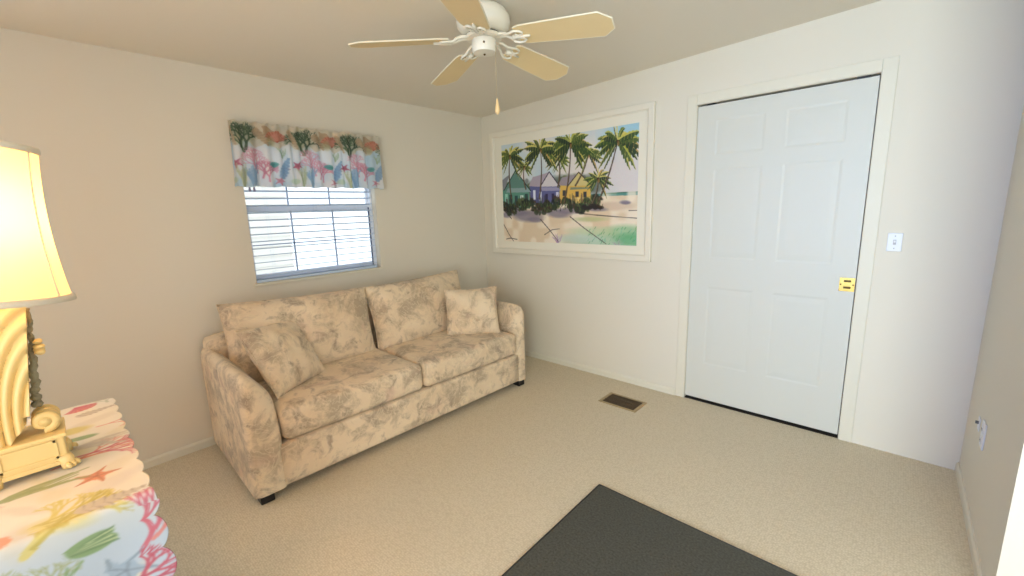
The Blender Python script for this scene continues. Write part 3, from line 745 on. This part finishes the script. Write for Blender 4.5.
val = grid_mesh('valance', 560, 170, val_fn, paint_valance(), lambda U, V: (U, V), None, M_val, .0015)
tag(val, 'sea shell and coral print fabric valance gathered over the top of the window', 'valance')

# ================================================================ CEILING FAN
FX, FY, FZ = 1.545, -1.465, 2.136
cz = ceil(FX)
fan = tag(empty('ceiling_fan', (FX, FY, cz)), 'white five-blade ceiling fan with cream blades hugging the ceiling', 'ceiling fan')
bm = bmesh.new()
lathe(bm, [(.02, -.001), (.066, -.002), (.088, -.008), (.108, -.022), (.121, -.044), (.125, -.066), (.121, -.088), (.106, -.106), (.088, -.115), (.02, -.117)], 44)
finish(bm, 'motor_housing', M_fanwhite, fan, smooth=True, angle=35)
bm = bmesh.new(); lathe(bm, [(.02, -.117), (.076, -.1175), (.076, -.124), (.02, -.125)], 32); finish(bm, 'gap_shade_disc', M_dark, fan, smooth=True, angle=30)  # dark disc painting the shaded gap above the hub plate
bm = bmesh.new(); lathe(bm, [(.02, -.124), (.084, -.125), (.088, -.131), (.082, -.138), (.02, -.139)], 36); finish(bm, 'hub_plate', M_fanwhite, fan, smooth=True, angle=35)
bm = bmesh.new(); lathe(bm, [(.02, -.139), (.054, -.140), (.057, -.146), (.057, -.188), (.053, -.197), (.02, -.200)], 32)
sw = finish(bm, 'switch_housing', M_fanwhite, fan, smooth=True, angle=35)
bm = bmesh.new(); bmesh.ops.create_uvsphere(bm, u_segments=10, v_segments=6, radius=.005, matrix=Matrix.Translation((.040, -.041, -.168))); finish(bm, 'screw', M_brassdark, sw, smooth=True)
bm = bmesh.new(); lathe(bm, [(.004, -.200), (.006, -.203), (.003, -.207)], 10); finish(bm, 'finial', M_brassdark, sw, smooth=True)
# pull chain
chx, chy = .042, .016
bm = bmesh.new(); tube(bm, [(chx + .008, chy, -.165), (chx + .014, chy, -.175), (chx + .014, chy, -.412)], .0011, 6)
chn = finish(bm, 'pull_chain', mat('brass bead chain', L8(190, 170, 130), .4, metal=.6), fan, smooth=True)
bm = bmesh.new(); lathe(bm, [(.002, 0), (.005, -.008), (.006, -.018), (.011, -.045), (.012, -.058), (.007, -.068), (.002, -.072)], 16, (chx + .014, chy, -.405))
finish(bm, 'pull_fob', mat('cream wooden fob', L8(238, 205, 150), .45), chn, smooth=True)
RT = .60
PITCH = math.radians(-12)
zb = FZ - cz
blade_src = None
for k in range(5):
    a = .29 + k * 2 * PI / 5
    Rz = Matrix.Rotation(a, 4, 'Z'); DR = math.radians(4.6)
    TB = Matrix.Translation((0, 0, zb + RT * math.sin(DR))) @ Matrix.Rotation(DR, 4, 'Y') @ Matrix.Rotation(PITCH, 4, 'X')
    T = Rz @ TB
    out = [(.172, -.056), (.20, -.066), (.40, -.076), (RT - .045, -.082), (RT + .004, -.034), (RT + .004, .034), (RT - .045, .082), (.40, .076), (.20, .066), (.172, .056)]
    bm = bmesh.new(); prism(bm, out, lambda p, q, d: T @ Vector((p, q, d)), 0, .005)
    b = finish(bm, 'blade', M_blade, fan)
    bm = bmesh.new(); tube(bm, [T @ Vector((p, q, .0025)) for p, q in out + out[:1]], .0032, 6); finish(bm, 'edge_band', M_edge, b)
    # ornate iron: curved arm from the hub, spreading into an open scroll under the blade
    bm = bmesh.new()
    zi = zb - .006
    for s in (-1, 1):
        P = [(.060, .010 * s, -.132), (.088, .014 * s, -.134), (.108, .018 * s, -.137), (.130, .024 * s, -.147), (.150, .034 * s, zi), (.172, .044 * s, zi), (.196, .040 * s, zi), (.208, .026 * s, zi), (.198, .012 * s, zi), (.180, .010 * s, zi), (.170, .020 * s, zi)]
        def pp(p):
            v = Vector(p)
            if p[0] > .14: v = TB @ Vector((p[0], p[1], -.006))
            return Rz @ v
        tube(bm, [pp(p) for p in P], [.0075, .0075, .007, .0065, .006, .0055, .0055, .005, .0045, .0045, .0045], 8)
    tube(bm, [T @ Vector((.15, 0, -.006)), T @ Vector((.235, 0, -.006))], [.010, .005], 8)
    finish(bm, 'blade_iron', M_fanwhite, fan, smooth=True)

# ================================================================ SWITCH, OUTLETS, VENT, RUG
sw = tag(empty('light_switch', (3.062, 0, 1.172)), 'white toggle light switch plate on the wall right of the door', 'light switch')
bm = bmesh.new(); box(bm, (-.030, -.0065, -.048), (.030, 0, .048), .003); finish(bm, 'wall_plate', M_plate, sw)
bm = bmesh.new(); box(bm, (-.006, -.0075, -.013), (.006, -.006, .013), .001); finish(bm, 'toggle_slot', mat('grey slot', L8(170, 172, 178), .5), sw)
bm = bmesh.new(); box(bm, (-.004, -.017, -.001), (.004, -.006, .010), .0015); finish(bm, 'toggle', M_plate, sw)
for zz in (-.032, .032):
    bm = bmesh.new(); bmesh.ops.create_uvsphere(bm, u_segments=8, v_segments=5, radius=.0028, matrix=Matrix.Translation((0, -.0065, zz))); finish(bm, 'screw', mat('screw grey', L8(150, 150, 155), .4), sw, smooth=True)
ot = tag(empty('wall_outlet', (XR, -.47, .41)), 'white double outlet plate low on the right wall', 'outlet')
bm = bmesh.new(); box(bm, (-.0065, -.036, -.057), (0, .036, .057), .003); finish(bm, 'wall_plate', M_plate, ot)
for zz in (-.024, .024):
    bm = bmesh.new(); box(bm, (-.009, -.017, zz - .015), (-.006, .017, zz + .015), .002); r_o = finish(bm, 'receptacle', M_plate, ot)
    bm = bmesh.new(); box(bm, (-.0095, -.008, zz - .006), (-.0085, -.0055, zz + .007)); box(bm, (-.0095, .0055, zz - .006), (-.0085, .008, zz + .007)); finish(bm, 'slots', M_dark, r_o)
jk = tag(empty('cable_jack', (XR, -.335, .405)), 'small grey round cable jack on the right wall beside the outlet', 'cable jack')
bm = bmesh.new(); box(bm, (-.004, -.022, -.03), (0, .022, .03), .002); finish(bm, 'wall_plate', M_plate, jk)
bm = bmesh.new(); tube(bm, [(-.003, 0, .005), (-.014, 0, .005)], .007, 12); finish(bm, 'connector', mat('grey connector', L8(110, 112, 116), .4, metal=.6), jk, smooth=True, angle=40)

vent = tag(empty('floor_vent', (1.708, -.352, 0)), 'tan metal floor register with dark louvers set in the carpet', 'floor vent')
M_vent = mat('tan register metal', L8(172, 150, 112), .4, metal=.3); M_louv = mat('dark bronze louvers', L8(88, 68, 44), .45, metal=.2)
hx, hy = .145, .092
bm = bmesh.new()
box(bm, (-hx, -hy, 0), (-hx + .022, hy, .006), .001); box(bm, (hx - .022, -hy, 0), (hx, hy, .006), .001)
box(bm, (-hx + .022, -hy, 0), (hx - .022, -hy + .016, .006), .001); box(bm, (-hx + .022, hy - .016, 0), (hx - .022, hy, .006), .001)
finish(bm, 'frame', M_vent, vent)
bm = bmesh.new(); box(bm, (-hx + .02, -hy + .014, 0), (hx - .02, hy - .014, .0015)); finish(bm, 'duct_opening', M_dark, vent)
bm = bmesh.new()
for i in range(24):
    x = -hx + .030 + i * (2 * hx - .06) / 23; box(bm, (x - .0025, -hy + .016, .0012), (x + .0025, hy - .016, .005))
for yy in (-.026, .026): box(bm, (-hx + .022, yy - .002, .001), (hx - .022, yy + .002, .0055))
finish(bm, 'louvers', M_louv, vent)

rug = tag(empty('area_rug', (2.7, -2.3, 0)), 'dark charcoal rectangular rug lying on the beige carpet', 'rug')
M_rug = mat('charcoal rug pile', L8(84, 84, 78), .95, noise=(110, .6), bump=(260, .6, .003), spec=.1)
RX0, RX1, RY1, RY0 = 2.066, 3.38, -1.277, -3.35
bm = bmesh.new(); box(bm, (RX0 - 2.7 + .008, RY0 + 2.3 + .008, 0), (RX1 - 2.7 - .008, RY1 + 2.3 - .008, .009)); finish(bm, 'pile', M_rug, rug)
bm = bmesh.new(); q = [(RX0 - 2.7 + .005, RY0 + 2.3 + .005), (RX1 - 2.7 - .005, RY0 + 2.3 + .005), (RX1 - 2.7 - .005, RY1 + 2.3 - .005), (RX0 - 2.7 + .005, RY1 + 2.3 - .005)]
for i in range(4): tube(bm, [(*q[i], .0055), (*q[(i + 1) % 4], .0055)], .0055, 8)
finish(bm, 'binding', mat('charcoal rug binding', L8(58, 58, 56), .8), rug, smooth=True)

# ================================================================ TABLE, CLOTH
TX0, TX1, TY1, TY0, TZ = .985, 1.800, -2.915, -3.95, .757
tb = tag(empty('side_table', ((TX0 + TX1) / 2, (TY0 + TY1) / 2, 0)), 'table under the sea print cloth carrying the lamp', 'table')
M_wood = mat('white painted wood', L8(222, 214, 196), .5)
hx, hy = (TX1 - TX0) / 2, (TY1 - TY0) / 2
bm = bmesh.new(); box(bm, (-hx, -hy, TZ - .028), (hx, hy, TZ), .004); finish(bm, 'tabletop', M_wood, tb)
bm = bmesh.new()
for s in (-1, 1):
    box(bm, (-hx + .04, s * (hy - .04) - .01, TZ - .11), (hx - .04, s * (hy - .04) + .01, TZ - .028)); box(bm, (s * (hx - .04) - .01, -hy + .05, TZ - .11), (s * (hx - .04) + .01, hy - .05, TZ - .028))
finish(bm, 'apron', M_wood, tb)
for sx in (-1, 1):
    for sy in (-1, 1):
        bm = bmesh.new(); x, y = sx * (hx - .04), sy * (hy - .04)
        lathe(bm, [(.015, 0), (.018, .02), (.024, .5), (.026, TZ - .028)], 12, (x, y, 0)); finish(bm, 'leg', M_wood, tb, smooth=True, angle=40)

def paint_cloth():
    # canvas: x = t (0 at right edge going to the left, 1.0 m), y = s (0 at the far edge, down the front)
    K = 420; W, H = int(1.06 * K), int(1.42 * K); c = Canvas(W, H, (246, 240, 224)); c.clouds((250, 246, 236), 50, .8, .5, 4)
    p = lambda s, t: (t * K, s * K)
    red, ora, yel, gry, gr, crim, blu, ol, dred = (226, 128, 112), (232, 138, 104), (222, 206, 104), (206, 194, 178), (112, 152, 96), (204, 84, 112), (150, 178, 212), (150, 164, 110), (190, 66, 96)
    c.ell(*p(1.06, .3), 300, 96, (184, 206, 234), al=.9, soft=.7); c.ell(*p(1.04, .1), 130, 76, (184, 206, 234), al=.8, soft=.7)  # blue ellipses paint the daylight tint onto the front drop
    rn = random.Random(8)
    for k in range(90):      # soft washes and small sprigs filling the ground
        s_, t_ = 1.4 * rn.random(), 1.05 * rn.random(); c.ell(*p(s_, t_), 10 + 22 * rn.random(), 5 + 9 * rn.random(), rn.choice([(232, 222, 196), (222, 214, 200), (226, 228, 226), (236, 226, 190), (224, 214, 208)]), rot=rn.random() * 3, al=.55, soft=.7)
    for k in range(46):
        s_, t_ = 1.4 * rn.random(), 1.05 * rn.random(); c.coral(*p(s_, t_), rn.random() * 6.3, .016 * K, 1.0, rn.choice([(206, 196, 150), (214, 170, 160), (170, 184, 150), (196, 190, 184)]), 4, .45, .7, k)
    for j in range(3):
        dt = j * .34
        c.coral(*p(.50, .16 + dt), PI + .25, .045 * K, 2.1, red, 6, .34, .95, 3 + j); c.coral(*p(.47, .13 + dt), PI - .1, .04 * K, 1.9, crim, 6, .3, .8, 6 + j)
        c.star(*p(.633, .089 + dt), .050 * K, ora, .5 + j)
        c.coral(*p(.85, .215 + dt), PI + .75, .042 * K, 3.7, yel, 6, .30, .85, 2 + j); c.ell(*p(.80, .155 + dt), .055 * K, .026 * K, yel, rot=-.5, al=.55, soft=.6); [c.stroke([p(.80 + .05 * (rn.random() - .5), .155 + dt + .09 * (rn.random() - .5)), p(.80 + .05 * (rn.random() - .5), .155 + dt + .09 * (rn.random() - .5))], 1.0, rn.choice([(196, 180, 84), (232, 220, 140)]), al=.7) for _ in range(30)]; c.coral(*p(.84, .2 + dt), PI + .6, .04 * K, 2, (186, 170, 70), 5, .3, .8, 5 + j)
        c.conch(*p(.79, .125 + dt), *p(.785, .012 + dt), .030 * K, gry, (150, 138, 128))
        x, y = p(.885, .118 + dt); c.ell(x, y, .042 * K, .022 * K, gr, rot=.15, al=.95)
        for q in range(7): c.stroke([(x + .036 * K, y + .006 * K), (x - .034 * K, y - .02 * K + q * .0055 * K)], 1.1, (206, 220, 170) if q % 2 else (66, 110, 66), al=.75)
        x, y = p(.935, .03 + dt); c.coral(x + 8, y + 6, -PI / 2 - .5, .038 * K, 2.6, crim, 5, .3, .95, 9 + j); c.coral(x, y, -PI / 2 - .8, .03 * K, 2.2, (226, 120, 120), 5, .3, .9, 12 + j)
        c.star(*p(.985, .085 + dt), .060 * K, blu, .2 + j, .8)
        c.coral(*p(1.04, .14 + dt), PI + .15, .042 * K, 3.1, dred, 6, .34, .95, 8 + j)
        c.coral(*p(1.02, .22 + dt), -PI / 2, .04 * K, 2.1, ol, 6, .4, .9, 4 + j); c.fronds(*p(1.0, .21 + dt), -PI / 2, 40, gr, 8, 1.2, 2.4, .7, j)
        c.fronds(*p(.60, .25 + dt), PI + .1, 60, ol, 9, .5, 2.4, .85, j); c.ell(*p(.796, .25 + dt), .03 * K, .024 * K, ora, al=.8)
        c.ell(*p(.251, .125 + dt), .05 * K, .03 * K, yel, al=.8, soft=.5); c.ell(*p(.33, .10 + dt), .034 * K, .016 * K, gr, rot=-.2, al=.8, soft=.4)
        c.fan(*p(.02, .10 + dt), .05 * K, PI / 2 + .5, red, crim); c.conch(*p(.12, .10 + dt), *p(.10, .01 + dt), .022 * K, gry, (156, 140, 120)); c.coral(*p(.27, .06 + dt), PI, .028 * K, 1.4, red, 6, .4, .8, 15 + j)
        c.fronds(*p(.40, .12 + dt), PI - .2, 46, gry, 8, .8, 3, .7, 6 + j); c.star(*p(1.22, .06 + dt), .05 * K, ora, .9, .85); c.fan(*p(1.24, .17 + dt), .06 * K, -PI / 2, yel, ol); c.conch(*p(1.3, .25 + dt), *p(1.18, .28 + dt), .03 * K, blu, (110, 130, 180))
        c.stroke([p(.955, .23 + dt), p(.94, .20 + dt), p(.955, .185 + dt), p(.975, .20 + dt), p(.965, .21 + dt)], 1.6, (150, 130, 120), al=.8)
    c.soften(1); c.tone((214, 208, 190), .26); c.a = c.a * .93
    return c
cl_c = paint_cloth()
S_TOP = TX1 - TX0 + .012; S_TOT = S_TOP + .46
def cloth_fn(U, V):
    s = V * S_TOT; rad = .016
    top = s < S_TOP - rad; arc = (~top) & (s < S_TOP - rad + rad * PI / 2); d = np.clip((s - (S_TOP - rad)) / rad, 0, PI / 2)
    x = np.where(top, TX0 - .006 + s, TX0 - .006 + S_TOP - rad + rad * np.sin(d))
    z = np.where(top, TZ + .004, TZ + .004 - rad + rad * np.cos(d)); z = np.where(s > S_TOP - rad + rad * PI / 2, TZ + .004 - rad - (s - (S_TOP - rad + rad * PI / 2)), z)
    dn = np.clip(TZ - z, 0, 1)
    sc = .088
    scal = np.abs(np.sin(PI * s / sc)) ** .6
    amp = np.where(dn > .02, .020, .010)
    edge = -2.912 + amp * (scal - .5) + .04 * dn
    t = U * 1.0
    y = edge * (1 - U) + (TY0 + .02) * U
    x = x + (.016 * dn * 2 * np.sin(y * 26 + 1) + .03 * dn)
    wr = .0022 * np.maximum(0, np.sin(y * 33 + 7 * s) * np.sin(s * 21 + 2)) * (dn < .01)
    z = z + wr
    # scalloped lower hem
    hem = np.clip((V - .9) / .1, 0, 1); z = z - hem * .018 * np.abs(np.sin(PI * (y - TY0) / sc)) ** .6
    return x, y, z
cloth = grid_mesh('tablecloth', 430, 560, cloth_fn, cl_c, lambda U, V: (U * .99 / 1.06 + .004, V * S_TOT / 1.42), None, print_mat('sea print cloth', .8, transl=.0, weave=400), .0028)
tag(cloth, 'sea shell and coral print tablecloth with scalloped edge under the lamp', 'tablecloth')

# ================================================================ LAMP
LX, LY, LZ = 1.44, -3.104, TZ + .0075
lamp = tag(empty('table_lamp', (LX, LY, LZ)), 'ivory scroll shell table lamp with a glowing cream bell shade', 'lamp')
M_ivory = mat('ivory resin', L8(238, 209, 142), .45, noise=(9, .08), bump=(60, .15, .001))
M_moss = mat('grey green coral texture', L8(150, 142, 116), .8, noise=(60, .6), bump=(70, 1.0, .008))
PXH, PYH = .064, .066
bm = bmesh.new(); box(bm, (-PXH, -PYH, .016), (PXH, PYH, .094), .004); box(bm, (-PXH - .006, -PYH - .006, .088), (PXH + .006, PYH + .006, .098), .003); box(bm, (-PXH - .004, -PYH - .004, .014), (PXH + .004, PYH + .004, .026), .003)
pln = finish(bm, 'plinth', M_ivory, lamp)
for sx in (-1, 1):
    bm = bmesh.new(); X_ = sx * (PXH + .0015)
    box(bm, (X_ - .002, -PYH + .016, .034), (X_ + .002, PYH - .016, .040)); box(bm, (X_ - .002, -PYH + .016, .078), (X_ + .002, PYH - .016, .084))
    for sy in (-1, 1): box(bm, (X_ - .002, sy * (PYH - .018) - .003, .034), (X_ + .002, sy * (PYH - .018) + .003, .084))
    finish(bm, 'panel_moulding', M_ivory, pln)
for sx in (-1, 1):
    for sy in (-1, 1):
        bm = bmesh.new(); x, y = sx * (PXH - .004), sy * (PYH - .004)
        tube(bm, [(x - sx * .004, y - sy * .004, .034), (x, y, .022), (x + sx * .001, y + sy * .001, .010), (x + sx * .001, y + sy * .001, .0)], [.014, .015, .014, .013], 10)
        for k in (-1, 0, 1):       # claw toes
            dx, dy = sx, sy * 1.0; px_, py_ = -dy * k, dx * k
            tube(bm, [(x + sx * .006 + px_ * .007, y + sy * .006 + py_ * .007, .014), (x + sx * .011 + px_ * .008, y + sy * .011 + py_ * .008, .009), (x + sx * .014 + px_ * .008, y + sy * .014 + py_ * .008, .004)], [.0065, .006, .004], 7)
        finish(bm, 'claw_foot', M_ivory, lamp, smooth=True)
# fluted shell body: ridges curl round the scroll at its lower right
CY, CZ = .017, .150
def Rmax(th): # th measured from +y axis (right), counter-clockwise seen from the front
    # boundary: top edge z<=.445 rising to the right, right edge slightly right of the scroll, left edge swelling out
    c_, s_ = math.cos(th), math.sin(th)
    best = 9
    if s_ > 1e-6: best = min(best, (.462 - CZ) / s_)
    if c_ < -1e-6: best = min(best, (.150 + .03 * max(0, s_)) / -c_ + 0)
    if s_ < -1e-6: best = min(best, (CZ - .098) / -s_)
    return best
nth, nr = 110, 90
def front(sgn):
    rows = []
    for i in range(nr + 1):
        row = []
        for j in range(nth + 1):
            th = math.radians(82.5) + (math.radians(232) - math.radians(82.5)) * j / nth; R_ = Rmax(th); Rs = .012 + (min(R_, .34) - .012) * i / nr
            y = CY + Rs * math.cos(th); zz = CZ + Rs * math.sin(th)
            # ridges: ellipse-like arcs around the scroll
            rho = math.hypot((y - CY - .060) / .50, (zz - CZ + .035) * .80)
            rid = abs(math.sin(rho / .036 * PI)) ** .8
            thick = .026 + .024 * (1 - (rho / .36) ** 2 if rho < .36 else 0)
            row.append((sgn * (thick + .013 * rid), y, zz))
        rows.append(row)
    return rows
bm = bmesh.new(); F, Bk = front(1), front(-1)
vf = [[bm.verts.new(p) for p in r] for r in F]; vk = [[bm.verts.new(p) for p in r] for r in Bk]
for i in range(nr):
    for j in range(nth):
        bm.faces.new((vf[i][j], vf[i][j + 1], vf[i + 1][j + 1], vf[i + 1][j])); bm.faces.new((vk[i][j], vk[i + 1][j], vk[i + 1][j + 1], vk[i][j + 1]))
for j in range(nth):
    bm.faces.new((vf[nr][j], vf[nr][j + 1], vk[nr][j + 1], vk[nr][j])); bm.faces.new((vf[0][j], vk[0][j], vk[0][j + 1], vf[0][j + 1]))
for i in range(nr):
    bm.faces.new((vf[i][0], vf[i + 1][0], vk[i + 1][0], vk[i][0])); bm.faces.new((vf[i][nth], vk[i][nth], vk[i + 1][nth], vf[i + 1][nth]))
finish(bm, 'shell_body', M_ivory, lamp, smooth=True, angle=60)
# coral textured edge running up the right side
bm = bmesh.new(); rn = random.Random(3); pts = []; rad = []
for i in range(40):
    t = i / 39; pts.append((-.004 + .006 * math.sin(t * 9), CY + .012 + .13 * (.015 + .26 * t) - .008 * t + .0015 * math.sin(t * 31), CZ + .015 + t * (.26))); rad.append((.0095 * (1 - .6 * t)) * (1 + .22 * math.sin(i * 2.1) + .15 * rn.random()))
tube(bm, pts, rad, 14); finish(bm, 'coral_edge', M_moss, lamp, smooth=True)
bm = bmesh.new()
for i in range(9): bmesh.ops.create_icosphere(bm, subdivisions=2, radius=.005 + .004 * rn.random(), matrix=Matrix.Translation((.004 + .012 * rn.random(), CY + .038 + .006 * rn.random(), CZ + .155 + .035 * rn.random())) @ Matrix.Diagonal((1, 1.3, .8, 1)))
finish(bm, 'shell_cluster', M_ivory, lamp, smooth=True)
# scroll
bm = bmesh.new(); P, Rr = [], []
for i in range(60):
    t = i / 59; a = math.radians(-100 + 560 * t); q = .022 * (1 - .72 * t); P.append((0, CY + .022 + q * math.cos(a), CZ - .020 + q * math.sin(a))); Rr.append(.0085 * (1 - .35 * t))
b_ = []
for dx in (-.030, 0, .030): tube(bm, [(x + dx, y, z) for x, y, z in P], [r * 1.35 for r in Rr], 12)
tube(bm, [(-.040, CY + .022, CZ - .020), (.040, CY + .022, CZ - .020)], .012, 20)
finish(bm, 'scroll', M_ivory, lamp, smooth=True)
bm = bmesh.new(); tube(bm, [(0, -.01, .43), (0, -.012, .50)], .011, 14); tube(bm, [(0, -.012, .50), (0, -.012, .545)], .019, 16); finish(bm, 'socket', M_brass, lamp, smooth=True, angle=40)
# shade (bell), slightly tilted like in the photograph
m = bpy.data.materials.new('cream shade fabric'); m.use_nodes = True; nt = m.node_tree; pb = nt.nodes['Principled BSDF']; pb.inputs['Base Color'].default_value = L8(246, 234, 206); pb.inputs['Roughness'].default_value = .9
tr = nt.nodes.new('ShaderNodeBsdfTranslucent'); tr.inputs['Color'].default_value = L8(250, 236, 200); mx = nt.nodes.new('ShaderNodeMixShader'); mx.inputs[0].default_value = .55
nt.links.new(pb.outputs[0], mx.inputs[1]); nt.links.new(tr.outputs[0], mx.inputs[2]); nt.links.new(mx.outputs[0], nt.nodes['Material Output'].inputs['Surface'])
M_shade = m; M_shtrim = mat('ivory shade trim', L8(226, 216, 196), .8)
ST = Matrix.Translation((0, -.014, .470)) @ Matrix.Rotation(math.radians(-6.5), 4, 'X')
HS = .350
def bell(t): return .110 + (.154 - .110) * (t ** 1.9)          # t=0 top, 1 bottom
bm = bmesh.new(); lathe(bm, [(bell(1 - i / 24), HS * i / 24) for i in range(25)], 64, cap=False); bm.transform(ST)
sh = finish(bm, 'shade', M_shade, lamp, smooth=True)
bm = bmesh.new(); lathe(bm, [(.1545, .001), (.162, -.004), (.164, -.014), (.159, -.015), (.152, -.004), (.1525, .001), (.1545, .001)], 64, cap=False); bm.transform(ST); finish(bm, 'bottom_trim', M_shtrim, sh, smooth=True)
bm = bmesh.new(); lathe(bm, [(.1115, HS - .001), (.1145, HS + .004), (.1135, HS + .015), (.1095, HS + .015), (.1085, HS), (.1115, HS - .001)], 64, cap=False); bm.transform(ST); finish(bm, 'top_trim', M_shtrim, sh, smooth=True)
for k in range(8):
    a = math.radians(12 + 45 * k); bm = bmesh.new(); tube(bm, [ST @ Vector(((bell(1 - i / 12) + .0008) * math.cos(a), (bell(1 - i / 12) + .0008) * math.sin(a), HS * i / 12)) for i in range(13)], .0022, 6); finish(bm, 'rib', M_shtrim, sh, smooth=True)
bm = bmesh.new()
for a in (0, 2 * PI / 3, 4 * PI / 3): tube(bm, [ST @ Vector((0, 0, HS - .03)), ST @ Vector((.11 * math.cos(a), .11 * math.sin(a), HS - .006))], .0018, 6)
tube(bm, [(0, -.012, .54), ST @ Vector((0, 0, HS - .02))], .002, 6); finish(bm, 'harp', M_brass, sh)
bm = bmesh.new(); bmesh.ops.create_uvsphere(bm, u_segments=20, v_segments=14, radius=.030, matrix=Matrix.Translation((0, -.012, .60)))
gb = bpy.data.materials.new('lit bulb'); gb.use_nodes = True; e = gb.node_tree.nodes['Principled BSDF']; e.inputs['Emission Color'].default_value = (1, .72, .4, 1); e.inputs['Emission Strength'].default_value = 12
finish(bm, 'bulb', gb, lamp, smooth=True)
l = bpy.data.lights.new('lamp_light', 'POINT'); l.energy = 12; l.color = (1.0, .50, .11); l.shadow_soft_size = .045
lo = bpy.data.objects.new('lamp_light', l); COL.objects.link(lo); lo.parent = lamp; lo.location = (0, -.012, .66)
